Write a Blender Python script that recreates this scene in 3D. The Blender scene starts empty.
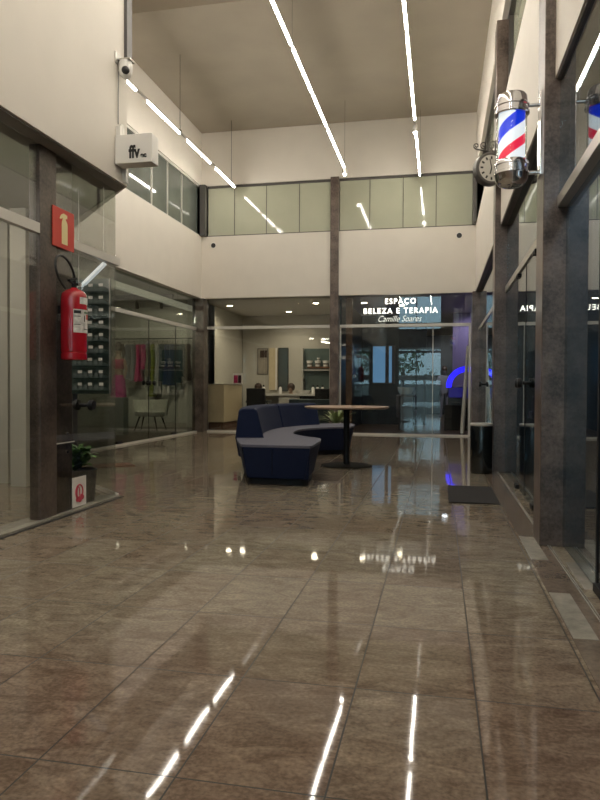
import bpy, bmesh, math, random
from mathutils import Vector, Matrix
random.seed(7)
PI = math.pi
D = math.radians
scene = bpy.context.scene
col = scene.collection

# ------------------------------------------------------------------ helpers
def lin(h):
    if isinstance(h, str):
        h = h.lstrip('#')
        c = [int(h[i:i+2], 16)/255 for i in (0, 2, 4)]
        return tuple(x/12.92 if x <= .04045 else ((x+.055)/1.055)**2.4 for x in c)
    return tuple(h)

def mat(name, color, rough=.5, metal=0., spec=.5, emit=None, estr=0., noise=0., nscale=20., bump=0., bscale=60., coat=0., sheen=0., trans=0.):
    m = bpy.data.materials.new(name); m.use_nodes = True
    nt = m.node_tree; b = nt.nodes['Principled BSDF']
    c = lin(color)
    b.inputs['Base Color'].default_value = (*c, 1)
    b.inputs['Roughness'].default_value = rough
    b.inputs['Metallic'].default_value = metal
    b.inputs['Specular IOR Level'].default_value = spec
    b.inputs['Coat Weight'].default_value = coat
    b.inputs['Sheen Weight'].default_value = sheen
    b.inputs['Transmission Weight'].default_value = trans
    if emit is not None:
        b.inputs['Emission Color'].default_value = (*lin(emit), 1)
        b.inputs['Emission Strength'].default_value = estr
    if noise or bump:
        tc = nt.nodes.new('ShaderNodeTexCoord')
    if noise:
        n = nt.nodes.new('ShaderNodeTexNoise'); n.inputs['Scale'].default_value = nscale; n.inputs['Detail'].default_value = 6
        nt.links.new(tc.outputs['Object'], n.inputs['Vector'])
        r = nt.nodes.new('ShaderNodeValToRGB')
        r.color_ramp.elements[0].position = .3; r.color_ramp.elements[1].position = .7
        r.color_ramp.elements[0].color = (*[x*(1-noise) for x in c], 1)
        r.color_ramp.elements[1].color = (*[min(1, x*(1+noise)) for x in c], 1)
        nt.links.new(n.outputs['Fac'], r.inputs['Fac'])
        nt.links.new(r.outputs['Color'], b.inputs['Base Color'])
    if bump:
        n2 = nt.nodes.new('ShaderNodeTexNoise'); n2.inputs['Scale'].default_value = bscale; n2.inputs['Detail'].default_value = 4
        nt.links.new(tc.outputs['Object'], n2.inputs['Vector'])
        bp = nt.nodes.new('ShaderNodeBump'); bp.inputs['Strength'].default_value = bump; bp.inputs['Distance'].default_value = .01
        nt.links.new(n2.outputs['Fac'], bp.inputs['Height'])
        nt.links.new(bp.outputs['Normal'], b.inputs['Normal'])
    return m

def glass_mat(name, tint, ior=1.5, rough=0.):
    """thin architectural pane: fresnel mix of clear transmission and mirror reflection"""
    m = bpy.data.materials.new(name); m.use_nodes = True
    nt = m.node_tree; nt.nodes.clear()
    out = nt.nodes.new('ShaderNodeOutputMaterial'); mix = nt.nodes.new('ShaderNodeMixShader')
    tr = nt.nodes.new('ShaderNodeBsdfTransparent'); gl = nt.nodes.new('ShaderNodeBsdfGlossy')
    tr.inputs['Color'].default_value = (*tint, 1); gl.inputs['Roughness'].default_value = rough
    gl.inputs['Color'].default_value = (.93, .96, .96, 1)
    geo = nt.nodes.new('ShaderNodeNewGeometry'); fr = nt.nodes.new('ShaderNodeFresnel')
    mx = nt.nodes.new('ShaderNodeMix'); mx.data_type = 'FLOAT'
    mx.inputs[2].default_value = ior; mx.inputs[3].default_value = 1/ior     # both faces of the pane reflect alike
    nt.links.new(geo.outputs['Backfacing'], mx.inputs[0]); nt.links.new(mx.outputs[0], fr.inputs['IOR'])
    nt.links.new(fr.outputs[0], mix.inputs[0]); nt.links.new(tr.outputs[0], mix.inputs[1]); nt.links.new(gl.outputs[0], mix.inputs[2])
    nt.links.new(mix.outputs[0], out.inputs[0])
    return m

class MB:
    def __init__(s): s.bm = bmesh.new()
    def _v(s, p): return s.bm.verts.new(p)
    def face(s, pts):
        try: return s.bm.faces.new([s._v(p) for p in pts])
        except ValueError: return None
    def box(s, x0, x1, y0, y1, z0, z1):
        v = [s._v((x, y, z)) for z in (z0, z1) for (x, y) in ((x0, y0), (x1, y0), (x1, y1), (x0, y1))]
        for f in ((3, 2, 1, 0), (4, 5, 6, 7), (0, 1, 5, 4), (1, 2, 6, 5), (2, 3, 7, 6), (3, 0, 4, 7)):
            s.bm.faces.new([v[i] for i in f])
        return s
    def obox(s, c, sz, rz=0., rx=0., ry=0.):
        M = Matrix.Translation(c) @ Matrix.Rotation(rz, 4, 'Z') @ Matrix.Rotation(ry, 4, 'Y') @ Matrix.Rotation(rx, 4, 'X')
        hx, hy, hz = sz[0]/2, sz[1]/2, sz[2]/2
        v = [s._v(M @ Vector((x, y, z))) for z in (-hz, hz) for (x, y) in ((-hx, -hy), (hx, -hy), (hx, hy), (-hx, hy))]
        for f in ((3, 2, 1, 0), (4, 5, 6, 7), (0, 1, 5, 4), (1, 2, 6, 5), (2, 3, 7, 6), (3, 0, 4, 7)):
            s.bm.faces.new([v[i] for i in f])
        return s
    def prism(s, pts, z0, z1, inset0=None):
        """pts CCW in plan; inset0: optional bottom outline"""
        b = inset0 or pts
        vb = [s._v((x, y, z0)) for x, y in b]; vt = [s._v((x, y, z1)) for x, y in pts]
        n = len(pts)
        s.bm.faces.new(list(reversed(vb))); s.bm.faces.new(vt)
        for i in range(n):
            j = (i+1) % n
            s.bm.faces.new([vb[i], vb[j], vt[j], vt[i]])
        return s
    def loft(s, rings, caps=True):
        R = [[s._v(p) for p in r] for r in rings]; n = len(R[0])
        for a, b in zip(R, R[1:]):
            for i in range(n):
                j = (i+1) % n
                s.bm.faces.new([a[i], a[j], b[j], b[i]])
        if caps:
            s.bm.faces.new(list(reversed(R[0]))); s.bm.faces.new(R[-1])
        return s
    def lathe(s, prof, c=(0, 0, 0), n=28, axis='Z', caps=True):
        rings = []
        for r, h in prof:
            ring = []
            for i in range(n):
                a = 2*PI*i/n; x, y = max(r, 1e-4)*math.cos(a), max(r, 1e-4)*math.sin(a)
                p = (x, y, h) if axis == 'Z' else ((h, x, y) if axis == 'X' else (y, h, x))
                ring.append((p[0]+c[0], p[1]+c[1], p[2]+c[2]))
            rings.append(ring)
        return s.loft(rings, caps)
    def cyl(s, p0, p1, r0, r1=None, n=16):
        return s.tube([p0, p1], [r0, r0 if r1 is None else r1], n)
    def tube(s, pts, r, n=10):
        pts = [Vector(p) for p in pts]; rr = r if isinstance(r, (list, tuple)) else [r]*len(pts)
        rings = []; up = None
        for i, p in enumerate(pts):
            t = (pts[min(i+1, len(pts)-1)] - pts[max(i-1, 0)]).normalized()
            if up is None:
                up = Vector((0, 0, 1)) if abs(t.z) < .9 else Vector((1, 0, 0))
            a = t.cross(up)
            if a.length < 1e-5: a = t.cross(Vector((1, .3, 0)))
            a.normalize(); b = t.cross(a).normalized(); up = -b if False else up
            rings.append([p + (a*math.cos(2*PI*k/n) + b*math.sin(2*PI*k/n))*rr[i] for k in range(n)])
        return s.loft(rings)
    def ball(s, c, r, sc=(1, 1, 1), n=16):
        prof = [(r*math.sin(PI*i/n), -r*math.cos(PI*i/n)) for i in range(n+1)]
        rings = []
        for rad, h in prof:
            rings.append([(c[0]+max(rad, 1e-4)*math.cos(2*PI*k/(n*2))*sc[0], c[1]+max(rad, 1e-4)*math.sin(2*PI*k/(n*2))*sc[1], c[2]+h*sc[2]) for k in range(n*2)])
        return s.loft(rings)
    def build(s, name, m, parent=None, smooth=False, bevel=0., seg=2):
        bm = s.bm
        bmesh.ops.remove_doubles(bm, verts=bm.verts, dist=1e-6) if False else None
        bmesh.ops.recalc_face_normals(bm, faces=bm.faces)
        if parent is not None:
            bmesh.ops.translate(bm, verts=bm.verts, vec=-world_loc(parent))
        me = bpy.data.meshes.new(name); bm.to_mesh(me); bm.free()
        me.materials.append(m)
        if smooth:
            for p in me.polygons: p.use_smooth = True
            me.set_sharp_from_angle(angle=math.radians(38))
        o = bpy.data.objects.new(name, me); col.objects.link(o)
        if parent is not None: o.parent = parent
        if bevel:
            b = o.modifiers.new('bevel', 'BEVEL'); b.width = bevel; b.segments = seg; b.limit_method = 'ANGLE'
        return o

def world_loc(o):
    v = Vector(o.location)
    while o.parent is not None:
        o = o.parent; v += Vector(o.location)
    return v

def thing(name, label, cat, loc=(0, 0, 0), group=None):
    o = bpy.data.objects.new(name, None); col.objects.link(o); o.location = loc
    o.empty_display_size = .1
    o['label'] = label; o['category'] = cat
    if group: o['group'] = group
    return o
def tag(o, label, cat, group=None, kind=None):
    o['label'] = label; o['category'] = cat
    if group: o['group'] = group
    if kind: o['kind'] = kind
    return o
def struct(o, label=None, cat=None):
    o['kind'] = 'structure'
    if label: o['label'] = label
    if cat: o['category'] = cat
    return o
def B(name, m, parent, *dims, bevel=0.):
    return MB().box(*dims).build(name, m, parent, bevel=bevel)
def dup(root, loc, rz=0., label=None):
    def cp(o, par):
        c = o.copy(); col.objects.link(c)
        if par is not None: c.parent = par
        for ch in list(o.children): cp(ch, c)
        return c
    r = cp(root, None); r.location = loc; r.rotation_euler = (0, 0, rz)
    if label: r['label'] = label
    return r
def text(name, s, size, m, parent, loc, rot=(PI/2, 0, 0), extrude=.004, shear=0., width=None, off=0., space=1.):
    cu = bpy.data.curves.new(name, 'FONT'); cu.body = s; cu.size = size; cu.extrude = extrude; cu.shear = shear
    cu.offset = off; cu.space_character = space; cu.resolution_u = 4
    to = bpy.data.objects.new(name+'_tmp', cu); col.objects.link(to)
    dg = bpy.context.evaluated_depsgraph_get()
    me = bpy.data.meshes.new_from_object(to.evaluated_get(dg)); me.name = name
    bpy.data.objects.remove(to); bpy.data.curves.remove(cu)
    xs = [v.co.x for v in me.vertices]
    if width:
        k = width/(max(xs)-min(xs)); x0 = min(xs)
        for v in me.vertices: v.co.x = (v.co.x-x0)*k
    me.materials.clear(); me.materials.append(m)
    o = bpy.data.objects.new(name, me); col.objects.link(o)
    o.rotation_euler = rot
    if parent is not None:
        o.parent = parent; o.location = Vector(loc)-world_loc(parent)
    else: o.location = loc
    return o

def letters(s_, size, m, parent, loc, width, off, space=1.):
    o = text('letters', s_, size, m, parent, loc, width=width, off=off, space=space)
    me = o.data; bm = bmesh.new(); bm.from_mesh(me); bm.faces.ensure_lookup_table()
    seen = set(); comps = []
    for f0 in bm.faces:
        if f0.index in seen: continue
        st = [f0]; seen.add(f0.index); fs = []
        while st:
            f_ = st.pop(); fs.append(f_)
            for e in f_.edges:
                for g in e.link_faces:
                    if g.index not in seen: seen.add(g.index); st.append(g)
        x = [v.co.x for f_ in fs for v in f_.verts]; comps.append([min(x), max(x), fs])
    comps.sort(key=lambda c: c[0]); groups = []
    for c in comps:
        if groups and c[0] < groups[-1][1]-.002: groups[-1][1] = max(groups[-1][1], c[1]); groups[-1][2] += c[2]
        else: groups.append(c)
    for a, b, fs in groups:
        vm = {}; vs_ = []; fc = []
        for f_ in fs:
            idx = []
            for v in f_.verts:
                if v.index not in vm: vm[v.index] = len(vs_); vs_.append(tuple(v.co))
                idx.append(vm[v.index])
            fc.append(idx)
        nm = bpy.data.meshes.new('letter'); nm.from_pydata(vs_, [], fc); nm.materials.append(m)
        q = bpy.data.objects.new('letter', nm); col.objects.link(q); q.parent = parent; q.location = o.location; q.rotation_euler = o.rotation_euler
    bm.free(); bpy.data.objects.remove(o); bpy.data.meshes.remove(me)

def spot(name, loc, target, watts, angle, colr=(1, .88, .7), r=.03):
    l = bpy.data.lights.new(name, 'SPOT'); l.energy = watts; l.spot_size = angle; l.spot_blend = .6; l.shadow_soft_size = r; l.color = colr
    o = bpy.data.objects.new(name, l); col.objects.link(o); o.location = loc
    o.rotation_euler = (Vector(target)-Vector(loc)).to_track_quat('-Z', 'Y').to_euler(); return o
# ------------------------------------------------------------------ materials
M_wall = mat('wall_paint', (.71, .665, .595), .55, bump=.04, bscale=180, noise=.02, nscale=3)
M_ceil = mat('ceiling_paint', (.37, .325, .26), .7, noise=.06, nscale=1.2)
M_inner = mat('shop_wall_paint', (.46, .44, .38), .6, noise=.03, nscale=4)
M_grey = mat('grey_shop_wall', (.30, .29, .265), .6, noise=.04, nscale=3)
M_soffit = mat('soffit_grey', (.15, .14, .13), .5, noise=.15, nscale=8)
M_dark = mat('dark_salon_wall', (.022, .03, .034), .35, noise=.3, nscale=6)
M_frame = mat('dark_window_frame', (.085, .078, .074), .4)
M_alu = mat('brushed_aluminium', (.55, .53, .49), .35, metal=.7)
M_alul = mat('pale_metal_trim', (.62, .60, .55), .4, metal=.2)
M_chrome = mat('chrome', (.72, .72, .74), .1, metal=1.)
M_black = mat('black_metal', (.007, .007, .008), .5, spec=.3)
M_blackpl = mat('black_plastic', (.02, .02, .02), .45)
M_white = mat('white_plastic', (.78, .76, .72), .35)
M_red = mat('red_enamel', (.42, .012, .022), .22, coat=.5)
M_signred = mat('sign_red', (.58, .055, .035), .5)
M_signyel = mat('sign_pale_yellow', (.78, .66, .34), .5)
M_label = mat('paper_label', (.68, .66, .62), .5, noise=.25, nscale=40)
M_ink = mat('ink_black', (.015, .015, .015), .5)
M_inkred = mat('ink_red', (.6, .06, .10), .5)
M_sofa = mat('navy_fabric', (.007, .014, .045), .8, sheen=.03, spec=.25, noise=.25, nscale=160, bump=.25, bscale=400)
M_seat = mat('grey_blue_fabric', (.12, .12, .155), .8, sheen=.05, spec=.3, noise=.15, nscale=160, bump=.25, bscale=400)
M_wood = mat('pale_wood', (.36, .25, .18), .4, noise=.15, nscale=9)
M_brownw = mat('brown_wood', (.13, .065, .035), .4, noise=.3, nscale=12)
M_deskl = mat('beige_laminate', (.56, .47, .31), .45, noise=.06, nscale=14)
M_mat = mat('rubber_mat', (.016, .014, .014), .9, bump=.6, bscale=250)
M_leaf = mat('leaf_green', (.09, .19, .045), .45, noise=.35, nscale=30)
M_leaf2 = mat('variegated_leaf', (.30, .36, .17), .45, noise=.6, nscale=50)
M_pot = mat('dark_pot', (.05, .05, .05), .6, noise=.2, nscale=30)
M_potg = mat('grey_pot', (.13, .12, .105), .6, noise=.2, nscale=30)
M_soil = mat('soil', (.02, .014, .01), .9, noise=.4, nscale=60)
M_skin = mat('skin', (.5, .29, .2), .5)
M_hair = mat('brown_hair', (.035, .016, .009), .5, noise=.4, nscale=90)
M_cloth_dark = mat('charcoal_clothes', (.05, .05, .06), .8)
M_cloth_jean = mat('grey_clothes', (.13, .13, .15), .8)
M_mirror = mat('mirror_glass', (.35, .40, .42), .03, metal=1.)
M_tube = mat('led_tube', (1, 1, 1), .5, emit=(1, .93, .82), estr=66)
M_spot = mat('spot_led', (1, 1, 1), .5, emit=(1, .92, .8), estr=140)
M_down = mat('downlight_led', (1, 1, 1), .5, emit=(1, .86, .62), estr=45)
M_panel = mat('emissive_strip', (1, 1, 1), .5, emit=(.85, .95, 1), estr=.5)
M_panelw = mat('led_batten', (1, 1, 1), .5, emit=(1, .9, .75), estr=7)
M_sign = mat('sign_letters_lit', (1, 1, .95), .5, emit=(1, .95, .82), estr=3)
M_script = mat('script_letters_lit', (1, 1, .95), .5, emit=(.85, .9, .8), estr=.75)
M_blue = mat('blue_neon', (.02, .02, .5), .4, emit=(.015, .01, 1), estr=2.2)
M_bluerefl = mat('blue_reflection', (.1, .25, .4), .3, emit=(.16, .36, .62), estr=.55)  # blue emission that stands in for a mirrored window
M_glass = glass_mat('clear_glass', (.92, .925, .91))
M_glassd = glass_mat('smoked_glass', (.66, .70, .66))
M_glassr = glass_mat('blue_grey_glass', (.66, .72, .76), 1.65)
M_frost = mat('frosted_green_pane', (.46, .47, .36), .06, spec=.6, noise=.05, nscale=1.5)
M_frostd = mat('grey_green_pane', (.10, .115, .10), .04, spec=1.0, noise=.15, nscale=2)

def granite(name, a, b, scale=38, rough=.12):
    m = bpy.data.materials.new(name); m.use_nodes = True; nt = m.node_tree; p = nt.nodes['Principled BSDF']
    tc = nt.nodes.new('ShaderNodeTexCoord')
    n = nt.nodes.new('ShaderNodeTexNoise'); n.inputs['Scale'].default_value = scale; n.inputs['Detail'].default_value = 9; n.inputs['Roughness'].default_value = .7
    n2 = nt.nodes.new('ShaderNodeTexNoise'); n2.inputs['Scale'].default_value = scale/9; n2.inputs['Detail'].default_value = 5
    nt.links.new(tc.outputs['Object'], n.inputs['Vector']); nt.links.new(tc.outputs['Object'], n2.inputs['Vector'])
    ad = nt.nodes.new('ShaderNodeMath'); ad.operation = 'MULTIPLY_ADD'; ad.inputs[1].default_value = .5
    hf = nt.nodes.new('ShaderNodeMath'); hf.operation = 'MULTIPLY'; hf.inputs[1].default_value = .5
    nt.links.new(n2.outputs['Fac'], hf.inputs[0]); nt.links.new(n.outputs['Fac'], ad.inputs[0]); nt.links.new(hf.outputs[0], ad.inputs[2])
    r = nt.nodes.new('ShaderNodeValToRGB'); r.color_ramp.elements[0].position = .38; r.color_ramp.elements[1].position = .62
    r.color_ramp.elements[0].color = (*a, 1); r.color_ramp.elements[1].color = (*b, 1)
    nt.links.new(ad.outputs[0], r.inputs['Fac']); nt.links.new(r.outputs['Color'], p.inputs['Base Color'])
    p.inputs['Roughness'].default_value = rough
    return m
M_granite = granite('column_granite', (.046, .033, .028), (.20, .152, .128), 42, .28)
M_granite2 = granite('border_granite', (.11, .085, .065), (.22, .17, .13), 30, .14)
M_marble = granite('pale_threshold_marble', (.24, .22, .185), (.42, .39, .33), 14, .15)
M_woodfloor = mat('dark_wood_floor', (.075, .045, .028), .3, noise=.3, nscale=8)

def floor_material():
    m = bpy.data.materials.new('polished_granite_tiles'); m.use_nodes = True; nt = m.node_tree; L = nt.links.new
    p = nt.nodes['Principled BSDF']
    N = nt.nodes.new
    tc = N('ShaderNodeTexCoord')
    mp = N('ShaderNodeMapping'); mp.inputs['Location'].default_value = (.273+.4*40, -1.637+.62*40, 0)
    L(tc.outputs['Object'], mp.inputs['Vector'])
    br = N('ShaderNodeTexBrick'); br.offset = 0; br.squash = 1
    br.inputs['Scale'].default_value = 1; br.inputs['Brick Width'].default_value = .4; br.inputs['Row Height'].default_value = .62
    br.inputs['Mortar Size'].default_value = .003; br.inputs['Mortar Smooth'].default_value = .2
    br.inputs['Color1'].default_value = (0, 0, 0, 1); br.inputs['Color2'].default_value = (1, 1, 1, 1); br.inputs['Mortar'].default_value = (.5, .5, .5, 1)
    L(mp.outputs[0], br.inputs['Vector'])
    # per-tile offset for the veins
    sc = N('ShaderNodeVectorMath'); sc.operation = 'SCALE'; sc.inputs['Scale'].default_value = 7
    L(br.outputs['Color'], sc.inputs[0])
    av = N('ShaderNodeVectorMath'); av.operation = 'ADD'; L(tc.outputs['Object'], av.inputs[0]); L(sc.outputs[0], av.inputs[1])
    st = N('ShaderNodeMapping'); st.inputs['Scale'].default_value = (6, 12.5, 1); st.inputs['Rotation'].default_value = (0, 0, -.55)
    L(av.outputs[0], st.inputs['Vector'])
    n1 = N('ShaderNodeTexNoise'); n1.inputs['Scale'].default_value = 1.; n1.inputs['Detail'].default_value = 9; n1.inputs['Distortion'].default_value = .9; n1.inputs['Roughness'].default_value = .72
    L(st.outputs[0], n1.inputs['Vector'])
    n2 = N('ShaderNodeTexNoise'); n2.inputs['Scale'].default_value = 70; n2.inputs['Detail'].default_value = 4
    L(tc.outputs['Object'], n2.inputs['Vector'])
    n3 = N('ShaderNodeTexNoise'); n3.inputs['Scale'].default_value = .55; n3.inputs['Detail'].default_value = 3
    L(tc.outputs['Object'], n3.inputs['Vector'])
    r1 = N('ShaderNodeValToRGB'); e = r1.color_ramp.elements
    e[0].position = .36; e[0].color = (.175, .145, .104, 1); e[1].position = .66; e[1].color = (.34, .298, .225, 1)
    L(n1.outputs['Fac'], r1.inputs['Fac'])
    # reddish tiles
    r2 = N('ShaderNodeValToRGB'); e = r2.color_ramp.elements
    e[0].position = .36; e[0].color = (.115, .076, .054, 1); e[1].position = .66; e[1].color = (.25, .182, .132, 1)
    L(n1.outputs['Fac'], r2.inputs['Fac'])
    f = N('ShaderNodeMath'); f.operation = 'MULTIPLY_ADD'; f.inputs[1].default_value = .55
    L(br.outputs['Color'], f.inputs[0]); 
    s3 = N('ShaderNodeMapRange'); s3.inputs['From Min'].default_value = .35; s3.inputs['From Max'].default_value = .65; s3.inputs['To Max'].default_value = .6
    L(n3.outputs['Fac'], s3.inputs['Value'])
    sx = N('ShaderNodeSeparateXYZ'); L(tc.outputs['Object'], sx.inputs[0])
    yr = N('ShaderNodeMapRange'); yr.inputs['From Min'].default_value = 3.6; yr.inputs['From Max'].default_value = 1.9; yr.inputs['To Min'].default_value = -.25; yr.inputs['To Max'].default_value = .45
    L(sx.outputs['Y'], yr.inputs['Value'])
    sa = N('ShaderNodeMath'); sa.operation = 'ADD'; L(s3.outputs[0], sa.inputs[0]); L(yr.outputs[0], sa.inputs[1]); L(sa.outputs[0], f.inputs[2])
    mx = N('ShaderNodeMix'); mx.data_type = 'RGBA'; mx.clamp_factor = True
    L(f.outputs[0], mx.inputs[0]); L(r1.outputs['Color'], mx.inputs[6]); L(r2.outputs['Color'], mx.inputs[7])
    sp = N('ShaderNodeMapRange'); sp.inputs['From Min'].default_value = .3; sp.inputs['From Max'].default_value = .7; sp.inputs['To Min'].default_value = .74; sp.inputs['To Max'].default_value = 1.26
    L(n2.outputs['Fac'], sp.inputs['Value'])
    ml = N('ShaderNodeVectorMath'); ml.operation = 'SCALE'; L(mx.outputs[2], ml.inputs[0]); L(sp.outputs[0], ml.inputs['Scale'])
    jm = N('ShaderNodeMix'); jm.data_type = 'RGBA'; jm.inputs[7].default_value = (.022, .017, .012, 1)
    L(br.outputs['Fac'], jm.inputs[0]); L(ml.outputs[0], jm.inputs[6])
    L(jm.outputs[2], p.inputs['Base Color'])
    rr = N('ShaderNodeMapRange'); rr.inputs['To Min'].default_value = .03; rr.inputs['To Max'].default_value = .055
    L(n1.outputs['Fac'], rr.inputs['Value'])
    rj = N('ShaderNodeMath'); rj.operation = 'MULTIPLY_ADD'; rj.inputs[1].default_value = .4
    L(br.outputs['Fac'], rj.inputs[0]); L(rr.outputs[0], rj.inputs[2]); L(rj.outputs[0], p.inputs['Roughness'])
    # every slab lies at a slightly different tilt, joints are sunk
    n4 = N('ShaderNodeTexNoise'); n4.inputs['Scale'].default_value = 2.2; n4.inputs['Detail'].default_value = 1
    L(av.outputs[0], n4.inputs['Vector'])
    hj = N('ShaderNodeMath'); hj.operation = 'MULTIPLY_ADD'; hj.inputs[1].default_value = -.35
    L(br.outputs['Fac'], hj.inputs[0]); L(n4.outputs['Fac'], hj.inputs[2])
    bp = N('ShaderNodeBump'); bp.inputs['Strength'].default_value = .25; bp.inputs['Distance'].default_value = .006
    L(hj.outputs[0], bp.inputs['Height']); L(bp.outputs['Normal'], p.inputs['Normal'])
    p.inputs['IOR'].default_value = 1.36
    return m
M_floor = floor_material()

# ------------------------------------------------------------------ constants of the place
ZS = 3.03      # underside of the upper storey
ZN = 2.85      # underside of the near left volume
ZC = 6.75      # ceiling
YB = 14.40     # upper back wall
YG = 14.60     # shop glass of the back
XR = .715      # upper right wall
XG = .79       # shop glass of the right
XL = -5.30     # upper left wall, recessed
XLG = -5.43    # its shop glass
XN = -2.80     # near left volume
XNG = -2.945   # near left glass
SILL, HEAD = 4.42, 5.56

# ------------------------------------------------------------------ floors, ceiling, walls
struct(MB().box(-6.2, 1.6, -7, YG+.02, -.1, 0).build('floor', M_floor))
struct(MB().box(-9.5, XLG-.03, 8.0, 15.8, -.08, .012).build('floor_left', M_woodfloor))
struct(MB().box(-5.5, 1.9, YG+.03, 26, -.08, .012).build('floor_back', M_woodfloor))
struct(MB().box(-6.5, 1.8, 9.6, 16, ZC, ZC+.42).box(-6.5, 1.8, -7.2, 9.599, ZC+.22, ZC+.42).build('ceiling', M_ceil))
# left: near volume, its diagonal return, then the recessed long wall with a window band
struct(MB().box(XN-.15, XN, -7, 5.66, ZN, ZC+.25)
       .prism([(XN, 5.66), (XN-.15, 5.66), (XL, 8.0), (XL, 8.2)], ZN, ZC+.25).build('wall_left', M_wall))
struct(MB().box(XL-.2, XL, 8.0, YB, ZS, SILL).box(XL-.2, XL, 8.0, YB, HEAD, ZC).build('wall_left_rear', M_wall))
struct(MB().prism([(XN-.02, -7), (XN-.02, 5.64), (XL-.3, 8.2), (-6.5, 8.2), (-6.5, -7)], ZN-.012, ZN-.003).build('trim_1', mat('soffit_paint', (.23, .215, .19), .6, noise=.05, nscale=5)))
struct(MB().box(-9.6, XL-.21, 7.9, 16, ZS, ZS+.05).build('ceiling_left', M_grey))
# back
struct(MB().box(XL, XR, YB, YB+.15, ZS, SILL).box(XL, XR, YB, YB+.15, HEAD, ZC).build('wall_back', M_wall))
struct(MB().box(XL-.2, XR+.2, YB+.151, YG+.06, ZS, ZS+.05).build('trim_2', M_soffit))
struct(MB().box(-5.6, 2., YG+.061, 26.2, ZS, ZS+.05).build('ceiling_back', M_inner))
# right
struct(MB().box(XR, XR+.25, -7, YB+.3, ZS, SILL).box(XR, XR+.25, -7, YB+.3, HEAD, ZC+.25).box(XR, XR+.25, -7, 3, SILL, HEAD).build('wall_right', M_wall))
struct(MB().box(XR+.251, 3.4, -7, YB+.3, ZS, ZS+.05).build('ceiling_right', M_soffit))
struct(MB().box(XR+.012, XR+.25, 1.0, YB+.3, ZS-.012, ZS-.002).build('trim_3', M_soffit))
# front end of the hall, behind the camera: street entrance
ex0, ex1 = -2.15, .05
struct(MB().box(-6.5, ex0, -7.2, -7, 0, ZC+.4).box(ex1, 3.4, -7.2, -7, 0, ZC+.4).box(ex0, ex1, -7.2, -7, 5.9, ZC+.4).build('wall_front', M_grey))

# outer shell of the building
struct(MB().box(3.4, 3.5, -7.2, 26.2, -.12, 7.3).build('wall_outer_right', M_grey))
struct(MB().box(-9.9, -9.8, -7.2, 26.2, -.12, 7.3).build('wall_outer_left', M_grey))
struct(MB().box(-9.9, 3.5, 26.2, 26.3, -.12, 7.3).build('wall_outer_back', M_grey))
struct(MB().box(-9.9, 3.5, -7.2, 26.3, 7.3, 7.4).build('ceiling_roof', M_grey))
struct(MB().box(-9.9, -6.5, -7.2, -7.1, -.12, 7.3).build('wall_outer_front', M_grey))
struct(MB().box(-9.9, 3.5, -7.2, 26.3, -.2, -.12).build('floor_slab', M_grey))
# granite columns
def column(n, *dims, m=None):
    return struct(MB().box(*dims).build('trim_%d' % n, m or M_granite, bevel=.006))
column(4, .65, .81, 4.58, 4.88, 0, 5.5)
column(5, .65, .81, 8.50, 8.80, 0, 5.5)
column(6, .65, 1.0, 14.15, 14.62, 0, ZS-.013)
column(7, -2.345, -2.16, YB-.04, YG+.04, 0, HEAD+.03)
M_granited = granite('dark_pillar_granite', (.035, .027, .022), (.13, .10, .082), 38, .3)
column(8, -5.50, -5.23, YG-.25, YG+.06, 0, ZS-.002, m=M_granited)
struct(MB().box(-3.02, -2.93, 4.50, 4.72, 0, ZN-.014).box(-3.02, -2.956, 4.72, 4.99, 0, ZN-.014).build('trim_9', M_granited, bevel=.004))
column(10, XL+.0, XL+.13, YB-.13, YB-.001, SILL, HEAD, m=M_frame)
column(22, .65, .72, YB-.25, YB-.001, SILL, HEAD, m=M_frame)
struct(MB().box(XN-.005, XN+.03, 5.6, 5.7, 3.98, ZC+.2).build('trim_11', M_frame))

# floor border on the right: dark granite strip with pale slabs, metal track
struct(MB().box(.545, .70, -6.9, 14.1, 0, .003).build('trim_12', M_granite2))
mb = MB()
for k in range(-8, 8):
    y = 4.19+1.295*k
    if y > 4.3 or k % 1: continue
    mb.box(.548, .648, y, y+.63, .0031, .0045)
    mb.box(.735, .95, y-.57, y-.02, .0002, .003)
struct(mb.build('trim_13', M_marble))
struct(MB().box(.700, .706, -6.9, 14.1, 0, .006).box(.714, .718, -6.9, 14.1, 0, .005).build('trim_14', M_alu))
# thresholds on the left and back
struct(MB().box(XNG-.14, XNG+.05, -6, 5.72, 0, .02).build('trim_15', M_marble))
struct(MB().box(XNG+.055, XNG+.075, -6, 5.74, 0, .004).build('trim_16', M_black))
struct(MB().box(XLG-.03, XLG+.05, 8.0, YG-.26, 0, .03).build('trim_17', M_alul))
struct(MB().box(-5.22, -2.35, YG-.05, YG+.03, 0, .035).box(-2.155, .64, YG-.05, YG+.03, 0, .035).build('trim_18', M_alul))

# ------------------------------------------------------------------ upper window bands
def window(n, frame_mb, panes, mframe=M_frame, mpane=M_frost):
    w = struct(frame_mb.build('window_%d' % n, mframe))
    for p in panes: MB().box(*p).build('pane', mpane, w)
    return w
yb = YB+.06
fx = MB()
xs = [XL+.13, -4.54, -3.80, -3.05, -2.345]
fx.box(xs[0], xs[-1], yb-.03, yb+.05, HEAD-.05, HEAD).box(xs[0], xs[-1], yb-.05, yb+.05, SILL-.001, SILL+.02)
for x in xs[1:-1]: fx.box(x-.006, x+.006, yb-.01, yb+.03, SILL, HEAD)
window(1, fx, [(a+.007, b-.007, yb, yb+.012, SILL+.02, HEAD-.05) for a, b in zip(xs, xs[1:])])
fx = MB(); xs = [-2.16, -1.50, -.79, -.10, .65]
fx.box(xs[0], xs[-1], yb-.03, yb+.05, HEAD-.05, HEAD).box(xs[0], xs[-1], yb-.05, yb+.05, SILL-.001, SILL+.02)
for x in xs[1:-1]: fx.box(x-.006, x+.006, yb-.01, yb+.03, SILL, HEAD)
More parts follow.
